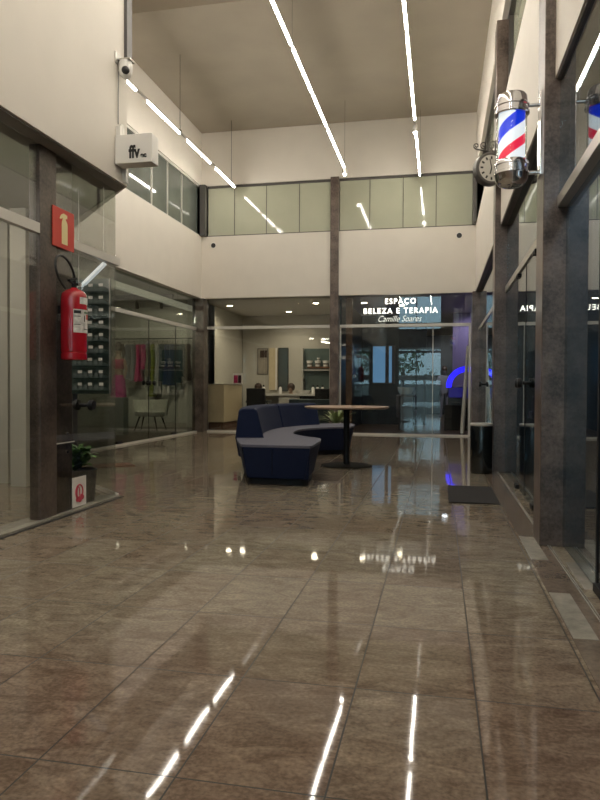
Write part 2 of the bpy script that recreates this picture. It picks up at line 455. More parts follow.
window(2, fx, [(a+.007, b-.007, yb, yb+.012, SILL+.02, HEAD-.05) for a, b in zip(xs, xs[1:])])
# left band
fx = MB(); ys = [8.3, 9.4, 10.6, 11.8, 12.55, 13.3, YB-.14]; xw = XL-.05
fx.box(xw-.05, xw+.03, ys[0], ys[-1], HEAD-.05, HEAD).box(xw-.05, xw+.045, ys[0], ys[-1], SILL-.001, SILL+.02)
for y in ys[1:-1]: fx.box(xw-.03, xw+.02, y-.012, y+.012, SILL, HEAD)
window(3, fx, [(xw-.012, xw, a+.013, b-.013, SILL+.02, HEAD-.05) for a, b in zip(ys, ys[1:])], M_alul, M_frostd)
# right band
fx = MB(); ys = [3.0, 4.55, 6.5, 8.45, 10.4, 12.3, YB-.26]; xw = XR+.12
fx.box(xw-.06, xw+.08, ys[0], ys[-1], HEAD-.06, HEAD).box(xw-.10, xw+.08, ys[0], ys[-1], SILL-.001, SILL+.03)
for y in ys[1:-1]: fx.box(xw-.05, xw+.05, y-.03, y+.03, SILL, HEAD)
window(4, fx, [(xw, xw+.012, a+.031, b-.031, SILL+.03, HEAD-.06) for a, b in zip(ys, ys[1:])], M_frame, M_frost)

# ------------------------------------------------------------------ shopfronts
def knob(parent, x, y, z, axis, m=M_black):
    """pair of round pull knobs through a pane"""
    mb = MB()
    prof = [(.0, -.092), (.038, -.089), (.047, -.072), (.044, -.052), (.017, -.042), (.016, 0), (.016, .042), (.044, .052), (.047, .072), (.038, .089), (.0, .092)]
    mb.lathe(prof, (x, y, z), 20, axis)
    return mb.build('door_handle', m, parent, smooth=True)
def patch(parent, *d): return B('patch_fitting', M_black, parent, *d, bevel=.004)

# right: window_5 (near bay), door_1/door_2 (middle bay), window_6 (far bay)
w = struct(MB().box(XG-.055, XG+.03, 1.0, 4.575, 2.20, 2.27).build('window_5', M_alu))
B('pane', M_glassr, w, XG-.045, XG-.035, 1.0, 4.575, 2.272, ZS-.014)
B('pane', M_glassr, w, XG, XG+.01, 3.62, 4.575, .012, 2.198)
d = struct(MB().box(XG, XG+.01, 1.9, 3.60, .012, 2.198).build('door_1', M_glassr))
B('door_edge', M_black, d, XG-.006, XG+.016, 3.585, 3.612, .004, 2.198)
patch(d, XG-.02, XG+.03, 3.42, 3.60, .004, .05)
w = struct(MB().box(XG-.015, XG+.03, 4.885, 8.495, 2.20, 2.27).build('window_6', M_alu))
B('pane', M_glassr, w, XG, XG+.01, 4.885, 8.495, 2.272, ZS-.014)
B('pane', M_glassr, w, XG, XG+.01, 4.885, 5.86, .012, 2.198)
B('pane', M_glassr, w, XG, XG+.01, 7.28, 8.495, .012, 2.198)
for n, (a, b, k) in ((2, (5.88, 6.56, 6.48)), (3, (6.575, 7.26, 6.66))):
    d = struct(MB().box(XG, XG+.01, a, b, .015, 2.195).build('door_%d' % n, M_glassr))
    B('door_edge', M_black, d, XG-.004, XG+.014, a-.006, a+.004, .015, 2.195)
    knob(d, XG+.005, k, 1.08, 'X')
    patch(d, XG-.02, XG+.03, a if n == 2 else b-.14, a+.14 if n == 2 else b, .004, .045)
    patch(d, XG-.02, XG+.03, a if n == 2 else b-.14, a+.14 if n == 2 else b, 2.16, 2.199)
w = struct(MB().box(XG-.015, XG+.03, 8.805, 14.14, 2.20, 2.27).build('window_7', M_alu))
B('pane', M_glassr, w, XG, XG+.01, 8.805, 14.14, 2.272, ZS-.014)
B('pane', M_glassr, w, XG, XG+.01, 8.805, 11.9, .012, 2.198)
B('pane', M_glassr, w, XG, XG+.01, 13.4, 14.14, .012, 2.198)
d = struct(MB().box(XG, XG+.01, 11.92, 13.38, .012, 2.198).build('door_4', M_glassr))
knob(d, XG+.005, 12.6, 1.1, 'X')
struct(MB().box(1.35, 1.45, -6, 14.6, 0, ZS).box(XG+.012, 1.36, 8.6, 8.7, 0, ZS).box(XG+.012, 1.36, 4.7, 4.8, 0, ZS).build('wall_right_shop', mat('slate_shop_wall', (.12, .13, .145), .5, noise=.05, nscale=3)))

# near left: corner shop
w = struct(MB().box(XNG-.03, XNG+.02, -2.0, 4.495, 2.17, 2.245).build('window_8', M_alul))
B('pane', M_glass, w, XNG-.012, XNG-.002, -2.0, 4.495, 2.247, ZN-.014)
B('pane', M_glass, w, XNG-.012, XNG-.002, -2.0, 4.495, .022, 2.168)
w = struct(MB().box(XNG-.02, XNG+.025, 4.885, 5.76, 2.15, 2.22).build('window_9', M_alul))
B('pane', M_glass, w, XNG-.004, XNG+.006, 4.73, 5.70, 2.222, ZN-.014)
d = struct(MB().box(XNG-.004, XNG+.006, 4.73, 5.70, .022, 2.148).build('door_5', M_glass))
knob(d, XNG, 5.16, .87, 'X')
for z in (.65, .50, .57): 
    if z != .57: MB().lathe([(.0, .0), (.012, .0), (.012, .008), (0, .009)], (XNG+.006, 4.88, z), 12, 'X').build('bolt', M_chrome, d, smooth=True)
B('joint_strip', M_alul, d, XNG+.006, XNG+.010, 4.73, 4.99, .572, .580)
# diagonal glass return
def diag_pane(x0, y0, x1, y1, z0, z1, t=.01):
    n = Vector((y1-y0, -(x1-x0))).normalized()*t
    return MB().prism([(x0, y0), (x1, y1), (x1+n.x, y1+n.y), (x0+n.x, y0+n.y)], z0, z1)
w = struct(diag_pane(XNG, 5.72, XLG+.1, 8.0, .0, .03, .03).build('window_10', M_alul))
dp = diag_pane(XNG-.01, 5.72, XLG+.1, 8.0, .032, ZN-.014).build('pane', M_glass, w)

# far left shop
w = struct(MB().box(XLG-.03, XLG+.03, 8.05, YG-.26, 2.31, 2.375).build('window_11', M_alul))
for a, b in ((8.05, 10.3), (10.32, 11.9), (11.92, 13.3), (13.32, YG-.26)):
    B('pane', M_glassd, w, XLG-.005, XLG+.005, a, b, 2.377, ZS-.002)
B('pane', M_glassd, w, XLG-.005, XLG+.005, 8.05, 10.55, .032, 2.308)
B('pane', M_glassd, w, XLG-.005, XLG+.005, 13.22, YG-.26, .032, 2.308)
for n, (a, b, k) in ((6, (10.57, 11.88, 11.8)), (7, (11.9, 13.2, 11.98))):
    d = struct(MB().box(XLG-.005, XLG+.005, a, b, .034, 2.306).build('door_%d' % n, M_glassd))
    knob(d, XLG, k, 1.1, 'X')
    patch(d, XLG-.02, XLG+.02, a if n == 6 else b-.2, a+.2 if n == 6 else b, .034, .08)
    B('door_edge', M_black, d, XLG-.007, XLG+.007, b-.006 if n == 6 else b-.008, b, .034, 2.306)
struct(MB().box(-9.6, -5.5, 15.75, 15.85, 0, ZS).box(-9.6, -9.5, 8, 15.85, 0, ZS).box(-5.52, -5.47, YG+.061, 18.2, 0, ZS).box(-5.52, -5.47, YG+.061, 15.8, 0, ZS).build('wall_left_shop', M_inner))
# grey inner wall of the corner shop, with a white post
struct(MB().box(-6.4, -4.45, 6.25, 6.35, 0, ZN).box(-4.30, -4.12, 6.08, 6.35, 0, ZN).box(-6.4, -6.3, -6.5, 6.3, 0, ZN).build('wall_left_corner', M_inner))

# back shops
w = struct(MB().box(-5.225, -2.35, YG-.03, YG+.03, 2.345, 2.41).build('window_12', M_alul))
for a, b in ((-5.225, -3.87), (-3.865, -3.085), (-3.08, -2.35)): B('pane', M_glass, w, a, b, YG-.005, YG+.005, 2.412, ZS-.001)
for a, b in ((-5.225, -3.87), (-3.865, -2.35)): B('pane', M_glass, w, a, b, YG-.005, YG+.005, .037, 2.343)
w = struct(MB().box(-2.155, .645, YG-.03, YG+.03, 2.345, 2.41).box(-2.155, -2.125, YG-.03, YG+.03, .036, 2.345).box(.60, .645, YG-.03, YG+.03, .036, 2.345).build('window_13', M_alul))
B('pane', M_glass, w, -2.155, .645, YG-.005, YG+.005, 2.412, ZS-.001)
B('pane', M_glass, w, -.135, .60, YG-.005, YG+.005, .037, 2.343)
d = struct(MB().box(-2.12, -.15, YG-.005, YG+.005, .04, 2.34).build('door_8', M_glass))
MB().cyl((-1.86, YG-.06, 1.22), (-1.86, YG-.06, 1.98), .012).cyl((-1.86, YG-.06, 1.3), (-1.86, YG, 1.3), .008).cyl((-1.86, YG-.06, 1.9), (-1.86, YG, 1.9), .008).build('pull_bar', M_chrome, d, smooth=True)
MB().lathe([(0, -.03), (.03, -.03), (.03, .0), (0, .0)], (-1.82, YG-.006, 1.28), 16, 'Y').build('lock', M_chrome, d, smooth=True)
B('pane_edge', M_alul, d, -.15, -.135, YG-.008, YG+.008, .04, 2.34)
# inner walls of the back shops
struct(MB().box(-5.46, -2.26, 18.2, 18.3, 0, ZS).box(-2.27, -2.20, YG+.061, 18.3, 0, ZS).build('wall_back_salon', M_inner))
struct(MB().box(-2.195, -2.13, YG+.061, 26, 0, ZS).box(-2.2, -.35, 18.6, 18.7, 0, ZS).box(1.7, 1.8, YG+.061, 26, 0, ZS).box(-2.2, 1.8, 26, 26.1, 0, ZS).build('wall_back_dark', M_dark))
struct(MB().box(-2.06, -1.92, 14.88, 15.0, .012, ZS).build('trim_19', M_brownw))
struct(MB().box(.95, 1.699, YG+.061, 15.0, 0, ZS).build('trim_20', M_grey))

# ------------------------------------------------------------------ the street entrance behind the camera (seen only mirrored in the glass)
struct(MB().box(ex0, ex1, -7.12, -7.06, 2.9, 3.02).box(ex0, ex1, -7.12, -7.06, 4.4, 4.5).box(-1.25, -1.19, -7.12, -7.06, 0, 5.9).build('window_14', M_frame))
struct(MB().box(-30, 30, -40, -7.2, -.12, -.02).build('ground', mat('street_paving', (.6, .6, .58), .7, noise=.2, nscale=4)))
struct(MB().box(-3.2, 1.2, -9.4, -7.3, 3.2, 4.2).build('trim_21', M_frame))
struct(MB().box(-2.4, .3, -10.2, -9.6, 1.45, 1.75).box(-2.2, -2.1, -10, -9.9, 0, 1.5).box(-.9, -.8, -10, -9.9, 0, 1.5).build('trim_23', M_white))
struct(MB().box(-6, 6, -22, -21, 0, 1.3).build('trim_24', M_grey))
t = thing('street_tree', 'street tree outside the entrance, mirrored in the back glass', 'tree', (-2.3, -13, 0))
MB().cyl((-2.3, -13, -.02), (-2.2, -13, 2.2), .12, .08).build('trunk', M_brownw, t, smooth=True)
mb = MB(); rg = random.Random(11)
for k in range(40):
    c = Vector((-2.2+rg.gauss(0, .7), -13+rg.gauss(0, .6), 2.6+rg.gauss(0, .5)))
    for q in range(8):
        p = c+Vector((rg.gauss(0, .2), rg.gauss(0, .2), rg.gauss(0, .2))); u = Vector((rg.gauss(0, 1), rg.gauss(0, 1), rg.gauss(0, 1))).normalized()*.14; v = Vector((rg.gauss(0, 1), rg.gauss(0, 1), rg.gauss(0, 1))).normalized()*.09
        mb.face([p-u, p-v, p+u, p+v])
mb.build('crown', M_leaf, t)

# ------------------------------------------------------------------ pendant light lines
def light_line(name, label, x, z, segs, wires, spots, ends):
    t = thing(name, label, 'light', (x, (ends[0]+ends[1])/2, z), 'suspended linear lights')
    MB().box(x-.017, x+.017, ends[0], ends[1], z+.012, z+.04).build('rail', M_alu, t)
    for a, b in segs:
        MB().cyl((x, a, z-.004), (x, b, z-.004), .017, n=14).build('light_tube', M_tube, t, smooth=True)
    for y in wires:
        top = ZC if y > 9.6 else ZC+.22
        MB().cyl((x, y, z+.04), (x, y, top), .005 if x < -4 else .0025, n=8).box(x-.02, x+.02, y-.04, y+.04, z+.04, z+.06).build('suspension_wire', M_frame, t)
    for y in spots:
        s = MB().lathe([(0, .06), (.04, .06), (.045, 0), (.045, -.055), (0, -.055)], (x, y, z-.05), 18).build('spotlight', M_alu, t, smooth=True)
        MB().ball((x, y, z-.11), .03, n=10).build('bulb', M_spot, s, smooth=True)
    return t
LS = [(8.98-1.7*k, 9.21-1.7*k) for k in ()]
segL = [(y, y+1.27) for y in (-.4, 1.2, 2.8, 4.4, 6.0)] + [(7.85, 9.21), (9.63, 10.90), (11.28, 12.47), (12.83, 14.05)]
light_line('pendant_light', 'long suspended light line nearest the left wall, running behind the white box sign', -4.42, 5.4, segL, (2.5, 6.5, 10.93, 13.83), (), (7.8, 14.1)) if False else None
segL = [(7.85, 9.21), (9.63, 10.90), (11.28, 12.47), (12.83, 14.05)]
light_line('pendant_light', 'suspended line of light tubes close to the left upper windows', -4.42, 5.4, segL, (10.93, 13.83), (), (7.8, 14.1))
segC = [(y, y+1.28) for y in (-6.2, -4.8, -3.4, -1.8, -.4, 1.0, 2.4, 3.8, 5.2)] + [(6.95, 8.38), (8.51, 9.79), (9.92, 11.1), (11.28, 13.21)]
light_line('pendant_light', 'suspended line of light tubes in the middle of the hall, ending above the stone pier', -1.89, 5.4, segC, (1.8, 5.0, 8.45, 13.3), (13.32,), (-6.3, 13.4))
segR = [(y, y+1.28) for y in (-6.2, -4.8, -3.4, -1.8, -.4, 1.0, 2.4, 3.8, 5.2)] + [(6.95, 8.28), (8.42, 9.64), (9.74, 11.08), (11.69, 13.99)]
light_line('pendant_light', 'suspended line of light tubes on the right, with a bright spotlight in it', -.43, 5.4, segR, (1.8, 5.0, 8.35, 14.05), (11.38,), (-6.3, 14.1))

# ------------------------------------------------------------------ near left things
# extinguisher sign
t = thing('extinguisher_sign', 'red square sign with a pale fire extinguisher symbol on the stone pillar', 'sign', (-2.92, 4.80, 2.27))
MB().box(-2.928, -2.918, 4.655, 4.96, 2.115, 2.425).build('plate', M_signred, t, bevel=.003)
def yz(pts, x0, x1):
    mb = MB(); mb.loft([[(x0, y, z) for y, z in pts], [(x1, y, z) for y, z in pts]]); return mb
b = [(4.775, 2.15), (4.855, 2.15), (4.855, 2.30), (4.85, 2.325), (4.83, 2.345), (4.828, 2.355), (4.85, 2.36), (4.85, 2.385), (4.80, 2.392), (4.765, 2.375), (4.745, 2.345), (4.758, 2.34), (4.785, 2.355), (4.79, 2.35), (4.778, 2.325), (4.775, 2.30)]
yz(b, -2.9175, -2.914).build('extinguisher_symbol', M_signyel, t)
# fire extinguisher
ex, ey = -2.81, 4.77
t = thing('fire_extinguisher', 'red wall-hung fire extinguisher with paper labels and a looped black hose', 'fire extinguisher', (ex, ey, 1.23))
MB().lathe([(0, 1.232), (.085, 1.232), (.098, 1.24), (.100, 1.25), (.100, 1.285), (.095, 1.29), (.0985, 1.297), (.1, 1.305), (.1, 1.72), (.095, 1.75), (.075, 1.775), (.035, 1.79), (.025, 1.80), (0, 1.80)], (ex, ey, 0), 40).build('cylinder', M_red, t, smooth=True)
def arc_label(name, m, a0, a1, z0, z1, r=.1012, parent=t):
    mb = MB(); n = 14; out = []
    for z in (z0, z1):
        out.append([(ex+r*math.cos(a0+(a1-a0)*i/n), ey+r*math.sin(a0+(a1-a0)*i/n), z) for i in range(n+1)])
    for i in range(n): mb.face([out[0][i], out[0][i+1], out[1][i+1], out[1][i]])
    return mb.build(name, m, parent, smooth=True)
lb = arc_label('paper_label', M_label, D(-62), D(35), 1.445, 1.625)
for a0, a1, z0, z1, m in ((-60, -28, 1.592, 1.616, M_ink), (-60, -30, 1.568, 1.573, M_ink), (-60, -30, 1.505, 1.510, M_ink), (-12, -6, 1.53, 1.58, M_ink), (4, 28, 1.55, 1.59, M_signred), (-12, 38, 1.595, 1.61, mat('label_green', (.12, .2, .12), .5)), (-10, 36, 1.47, 1.475, M_ink), (-14, -11, 1.465, 1.52, M_ink)):
    arc_label('print', m, D(a0), D(a1), z0, z1, .1016, lb)
lb = arc_label('paper_label', M_label, D(-34), D(40), 1.668, 1.72)
MB().cyl((ex, ey, 1.80), (ex, ey, 1.85), .018).obox((ex+.0, ey-.02, 1.862), (.022, .11, .014), rx=.25).obox((ex, ey-.03, 1.838), (.02, .09, .01), rx=-.2).cyl((ex, ey+.01, 1.83), (ex+.035, ey+.02, 1.83), .012).build('valve', M_black, t, smooth=True)
MB().lathe([(0, 0), (.016, 0), (.016, .012), (0, .012)], (ex+.035, ey+.02, 1.83), 14, 'X').build('pressure_gauge', M_alu, t, smooth=True)
pts = []
for i in range(41):
    a = -PI*.30 + 2*PI*.86*i/40
    cyy, cz, ra, rb = 4.66, 1.89, .155, .125
    y_, z_ = ra*math.cos(a), rb*math.sin(a)
    r_ = -.25
    pts.append((ex-.02+.03*i/40, cyy+y_*math.cos(r_)-z_*math.sin(r_)*-1*.3, cz+z_+y_*.25*-1))
pts = [(ex, ey, 1.83)] + pts
MB().tube(pts, .0095, 10).build('hose', M_blackpl, t, smooth=True)
B('wall_bracket', M_black, t, -2.93, ex-.09, ey-.03, ey+.03, 1.60, 1.66)
# white card with a red drawing at the foot of the glass
t = thing('card', 'white paper card with a red drawing leaning at the foot of the pillar glass', 'card', (-2.93, 5.01, .05))
MB().box(-2.938, -2.934, 4.955, 5.17, .03, .275).build('paper', M_white, t)
mb = MB()
mb.tube([(-2.931, 5.055+.055*math.cos(a), .15+.06*math.sin(a)) for a in [i*PI/10 for i in range(-2, 14)]], .006, 6)
mb.tube([(-2.931, 5.04+.02*math.cos(a), .15+.045*math.sin(a)) for a in [i*PI/8 for i in range(17)]], .004, 6)
for (y, z, r) in ((5.025, .09, .025), (5.065, .085, .032), (5.105, .10, .026), (5.085, .115, .018)): mb.ball((-2.931, y, z), r, (.15, 1, .8), 8)
mb.build('red_drawing', M_inkred, t, smooth=True)
# potted plant behind the glass
def leafy(mb, c, n, length, width, spread, rng, droop=.5, h0=.0):
    for i in range(n):
        a = 2*PI*i/n + rng.uniform(-.3, .3); L = length*rng.uniform(.7, 1.1); el = rng.uniform(.5, 1.25)
        d = Vector((math.cos(a), math.sin(a), 0)); side = Vector((-d.y, d.x, 0)); pts = []
        for k in range(6):
            s = k/5
            p = Vector(c) + d*(L*s*math.cos(el)*spread) + Vector((0, 0, h0 + L*s*math.sin(el) - droop*L*s*s*.6))
            w = width*math.sin(PI*min(1, .12+s*.88))**.8 if k < 5 else .001
            pts.append((p, w))
        for (p, w), (q, w2) in zip(pts, pts[1:]):
            up = Vector((0, 0, .0015))
            mb.loft([[p-side*w, p+up*1, p+side*w, p-up], [q-side*w2, q+up, q+side*w2, q-up]])
t = thing('potted_plant', 'bushy green plant in a grey pot inside the corner shop glass, beside the white card', 'plant', (-3.10, 5.34, .022))
MB().lathe([(0, .0), (.13, .0), (.155, .26), (.16, .28), (.145, .28), (.14, .25), (0, .25)], (-3.10, 5.34, 0.022), 28).build('pot', M_potg, t, smooth=True)
MB().lathe([(0, .25), (.138, .25), (.138, .262), (0, .264)], (-3.10, 5.34, 0.022), 20).build('soil', M_soil, t)
rng = random.Random(3); mb = MB()
for k in range(9): leafy(mb, (-3.10+rng.uniform(-.07, .07), 5.34+rng.uniform(-.06, .06), .28), 10, .27, .028, .7, rng, .8, .018*k)
mb.build('leaves', M_leaf, t)
# eyewear / small goods display inside the corner
t = thing('display_rack', 'tall glass display rack with shelves of sunglasses at the corner of the glass', 'display rack', (-3.22, 5.78, .0))
DX0, DX1, DY = -3.50, -2.97, 5.52
t.location = (-3.23, 5.6, 0)
M_rackb = mat('rack_back_panel', (.10, .135, .125), .3)
DX0, DX1 = -3.40, -2.965
B('back_panel', M_rackb, t, DX0, DX1, 5.66, 5.672, .96, 2.02)
B('pedestal', M_frame, t, DX0, DX0+.10, 5.58, 5.66, .022, .96)
zs = [.99+.112*k for k in range(9)]
for z in zs: B('shelf', M_glassd, t, DX0, DX1, 5.53, 5.66, z-.006, z)
for x in (DX0, DX1-.008): B('upright', M_alu, t, x, x+.008, 5.645, 5.66, .96, 2.02)
M_lens = mat('lens', (.16, .19, .185), .05)
def sunglasses(label):
    g = thing('sunglasses', label, 'sunglasses', (0, 0, 0), 'sunglasses on the corner display rack')
    mb = MB()
    for s in (-1, 1):
        mb.lathe([(0, -.003), (.024, -.003), (.026, 0), (.024, .003), (0, .003)], (s*.032, 0, .028), 16, 'Y')
    mb.build('lenses', M_lens, g, smooth=True)
    mb = MB().tube([(-.010, 0, .033), (0, -.002, .038), (.010, 0, .033)], .003, 6)
    for s in (-1, 1): mb.tube([(s*.058, 0, .035), (s*.06, .05, .034), (s*.058, .09, .02)], .0025, 6)
    mb.build('frame', M_blackpl, g)
    MB().obox((.03, -.008, .055), (.05, .001, .026)).build('price_tag', M_white, g)
    return g
first = None
ordn = ['lowest', 'second', 'third', 'fourth', 'fifth', 'sixth', 'seventh', 'eighth', 'top']
pos = ['leftmost', 'second', 'third', 'rightmost']
for i, z in enumerate(zs):
    for k in range(4):
        lab = 'dark sunglasses, %s pair on the %s shelf of the glass display rack' % (pos[k], ordn[i])
        loc = (DX0+.06+.105*k+rng.uniform(-.005, .005), 5.552, z+.005)
        if first is None:
            first = sunglasses(lab); first.location = loc; first.scale = (.82, .82, 1)
        else: dup(first, loc, rng.uniform(-.1, .1), lab)
# yellow bag hanging
t = thing('handbag', 'dull yellow handbag hanging behind the corner shop glass under the extinguisher', 'bag', (-3.25, 5.45, .50))
mb = MB(); ring = []
for z, a, b in ((.50, .03, .02), (.53, .07, .035), (.65, .085, .04), (.76, .065, .03), (.80, .03, .015)):
    ring.append([(-3.30+a*math.cos(2*PI*k/20), 5.42+b*math.sin(2*PI*k/20), z) for k in range(20)])
mb.loft(ring).build('body', mat('mustard_leather', (.22, .16, .05), .55, noise=.3, nscale=30), t, smooth=True)
MB().tube([(-3.34, 5.42, .79), (-3.33, 5.42, 1.0), (-3.30, 5.42, 1.12), (-3.27, 5.42, 1.0), (-3.26, 5.42, .79)], .006, 8).build('strap', mat('tan_leather', (.3, .25, .16), .6), t, smooth=True)
# slanted emissive strip inside the corner shop
t = thing('emissive_panel', 'slanted white glowing panel hanging above the glass display rack', 'lamp', (-3.3, 5.5, 2.1))
mb = MB(); a, b2 = Vector((-3.02, 5.45, 2.08)), Vector((-3.35, 5.25, 2.02))
MB().obox((-3.125, 5.60, 2.03), (.36, .05, .025), ry=-.72).build('panel', M_panel, t)
MB().cyl((-3.0, 5.60, 2.15), (-3.0, 5.60, ZN), .004, n=8).cyl((-3.25, 5.60, 1.93), (-3.25, 5.60, ZN), .004, n=8).build('suspension_wire', M_alu, t)
# mat
tag(MB().obox((-4.15, 7.95, .006), (.52, .32, .012), .75).build('door_mat', M_brownw), 'small brown mat on the floor behind the corner glass', 'mat')

# box sign, camera, conduit
t = thing('box_sign', 'white box sign with black letters ffv sticking out from the left wall corner', 'sign', (-2.64, 5.58, 3.12))
MB().box(-2.795, -2.45, 5.42, 5.56, 2.975, 3.225).build('box', M_white, t, bevel=.006)
letters('ffv', .15, M_ink, t, (-2.665, 5.4185, 3.02), width=.105, off=.005)
letters('ec', .055, M_ink, t, (-2.555, 5.4185, 3.02), width=.055, off=.003)
MB().box(-2.80, -2.76, 5.45, 5.53, 3.225, 3.32).cyl((-2.77, 5.49, 3.22), (-2.77, 5.49, 3.34), .02).build('bracket', M_white, t)
MB().box(-2.80, -2.765, 5.57, 5.61, 2.86, 3.1).build('cable_duct', M_white, t)
t = thing('security_camera', 'white dome security camera on a small wall plate above the box sign', 'camera', (-2.74, 5.5, 3.8))
MB().box(-2.80, -2.79, 5.42, 5.58, 3.86, 3.96).obox((-2.735, 5.5, 3.90), (.13, .10, .015)).build('bracket', M_alu, t, bevel=.003)
MB().lathe([(0, 3.89), (.055, 3.89), (.06, 3.86), (.06, 3.81), (.052, 3.775), (.03, 3.75), (0, 3.742)], (-2.735, 5.5, 0), 28).build('housing', M_white, t, smooth=True)
MB().ball((-2.715, 5.46, 3.80), .035, n=12).build('lens', M_blackpl, t, smooth=True)
MB().tube([(-2.785, 5.47, 3.80), (-2.79, 5.47, 3.6), (-2.79, 5.47, 3.34)], .005, 8).build('cable', M_grey, t)

# ------------------------------------------------------------------ right things
# barber pole
px, py = .46, 4.70
t = thing('barber_pole', 'lit barber pole with chrome caps and red white and blue stripes on the right column', 'barber pole', (px, py, 2.7))
def barber_mat():
    m = bpy.data.materials.new('barber_stripes'); m.use_nodes = True; nt = m.node_tree; p = nt.nodes['Principled BSDF']; N = nt.nodes.new; L = nt.links.new
    tc = N('ShaderNodeTexCoord'); sp = N('ShaderNodeSeparateXYZ'); L(tc.outputs['Object'], sp.inputs[0])
    ng = N('ShaderNodeMath'); ng.operation = 'MULTIPLY'; ng.inputs[1].default_value = -1; L(sp.outputs['Y'], ng.inputs[0])
    at = N('ShaderNodeMath'); at.operation = 'ARCTAN2'; L(sp.outputs['X'], at.inputs[0]); L(ng.outputs[0], at.inputs[1])
    k = N('ShaderNodeMath'); k.operation = 'MULTIPLY_ADD'; k.inputs[1].default_value = -.366/(2*PI); L(at.outputs[0], k.inputs[0]); L(sp.outputs['Z'], k.inputs[2])
    dv = N('ShaderNodeMath'); dv.operation = 'MULTIPLY_ADD'; dv.inputs[1].default_value = 1/.366; dv.inputs[2].default_value = 1.304; L(k.outputs[0], dv.inputs[0])
    fr = N('ShaderNodeMath'); fr.operation = 'FRACT'; L(dv.outputs[0], fr.inputs[0])
    r = N('ShaderNodeValToRGB'); r.color_ramp.interpolation = 'CONSTANT'; e = r.color_ramp.elements
    e[0].position = 0; e[0].color = (.80, .02, .07, 1); e[1].position = .18; e[1].color = (.86, .93, 1, 1)
    x = e.new(.42); x.color = (.005, .035, .72, 1); x = e.new(.69); x.color = (.86, .93, 1, 1)
    L(fr.outputs[0], r.inputs['Fac']); L(r.outputs['Color'], p.inputs['Base Color']); L(r.outputs['Color'], p.inputs['Emission Color'])
    p.inputs['Emission Strength'].default_value = 1.0; p.inputs['Roughness'].default_value = .15
    return m
o = MB().cyl((px, py, 2.53), (px, py, 2.875), .086, n=48).build('striped_cylinder', barber_mat(), t, smooth=True)
o.location = (0, 0, 0)
MB().lathe([(.098, 2.54), (.098, 2.865), (.096, 2.865), (.096, 2.54)], (px, py, 0), 48, caps=False).build('glass_tube', M_glass, t, smooth=True)
MB().lathe([(0, 2.855), (.108, 2.855), (.114, 2.862), (.114, 2.875), (.106, 2.88), (.106, 2.905), (.112, 2.91), (.112, 2.922), (.102, 2.927), (.098, 2.975), (.088, 2.99), (.06, 2.996), (0, 2.998)], (px, py, 0), 40).build('top_cap', M_chrome, t, smooth=True)
MB().lathe([(0, 2.375), (.05, 2.38), (.085, 2.395), (.105, 2.425), (.110, 2.455), (.114, 2.46), (.114, 2.475), (.106, 2.48), (.106, 2.515), (.113, 2.52), (.113, 2.535), (.104, 2.55), (0, 2.55)], (px, py, 0), 40).build('bottom_cap', M_chrome, t, smooth=True)
MB().box(.634, .6505, py-.06, py+.06, 2.44, 2.99).cyl((px+.10, py, 2.915), (.638, py, 2.915), .012).cyl((px+.10, py, 2.468), (.638, py, 2.468), .012).build('wall_bracket', M_chrome, t, smooth=True)
# clock
cx, cyy, cz = .56, 8.28, 3.63
t = thing('wall_clock', 'round double-sided station clock hanging from a scrolled iron bracket', 'clock', (cx, cyy, cz))
cl = thing('x', 'x', 'x', (0, 0, 0)); bpy.data.objects.remove(cl)
def rotz_obj(o, a):
    o.rotation_euler = (0, 0, a)
ca = D(22)
def crot(mb):
    bmesh.ops.rotate(mb.bm, verts=mb.bm.verts, cent=(cx, cyy, cz), matrix=Matrix.Rotation(ca, 3, 'Z')); return mb
crot(MB().lathe([(.15, -.055), (.175, -.058), (.19, -.045), (.19, .045), (.175, .058), (.15, .055)], (cx, cyy, cz), 48, 'Y', caps=True)).build('case', M_frame, t, smooth=True)
f = crot(MB().lathe([(0, -.0565), (.155, -.0565), (.155, -.054), (0, -.054)], (cx, cyy, cz), 48, 'Y')).build('dial', mat('clock_face', (.62, .6, .55), .4), t)
for k in range(12):
    a = 2*PI*k/12; crot(MB().obox((cx+.122*math.sin(a), cyy-.058, cz+.122*math.cos(a)), (.02, .003, .034), ry=a)).build('hour_mark', M_ink, f)
for a, L, wd in ((D(-12), .11, .010), (D(196), .075, .014)):
    crot(MB().obox((cx+L/2*math.sin(a), cyy-.0605, cz+L/2*math.cos(a)), (wd, .002, L), ry=a)).build('hand', M_ink, f)
mb = MB().box(.634, .65, 8.50-.0, 8.54, 3.62, 3.98)
by = 8.52
mb = MB().box(.638, .65, 8.505, 8.56, 3.62, 4.05).cyl((.645, by, 3.90), (.40, by-.20, 3.90), .009).cyl((cx, cyy, cz+.18), (cx, cyy, 3.905), .008).cyl((.645, by, 3.90), (cx, cyy, 3.90), .009)
def scroll(c, r, turns, a0, dirn, th=.007):
    return [(c[0]+r*(1-.75*i/30)*math.cos(a0+dirn*2*PI*turns*i/30), c[1], c[2]+r*(1-.75*i/30)*math.sin(a0+dirn*2*PI*turns*i/30)) for i in range(31)]
mb.tube(scroll((.41, by-.20, 3.935), .035, 1.3, -PI/2, -1), .007, 8)
mb.tube(scroll((.60, by-.04, 3.98), .075, 1.4, -PI/2, 1), .007, 8)
mb.tube(scroll((.545, by-.1, 3.84), .06, 1.4, PI/2, -1), .007, 8)
mb.tube(scroll((.50, by-.14, 3.96), .045, 1.2, -PI/2, -1), .006, 8)
mb.build('bracket', M_frame, t, smooth=True)
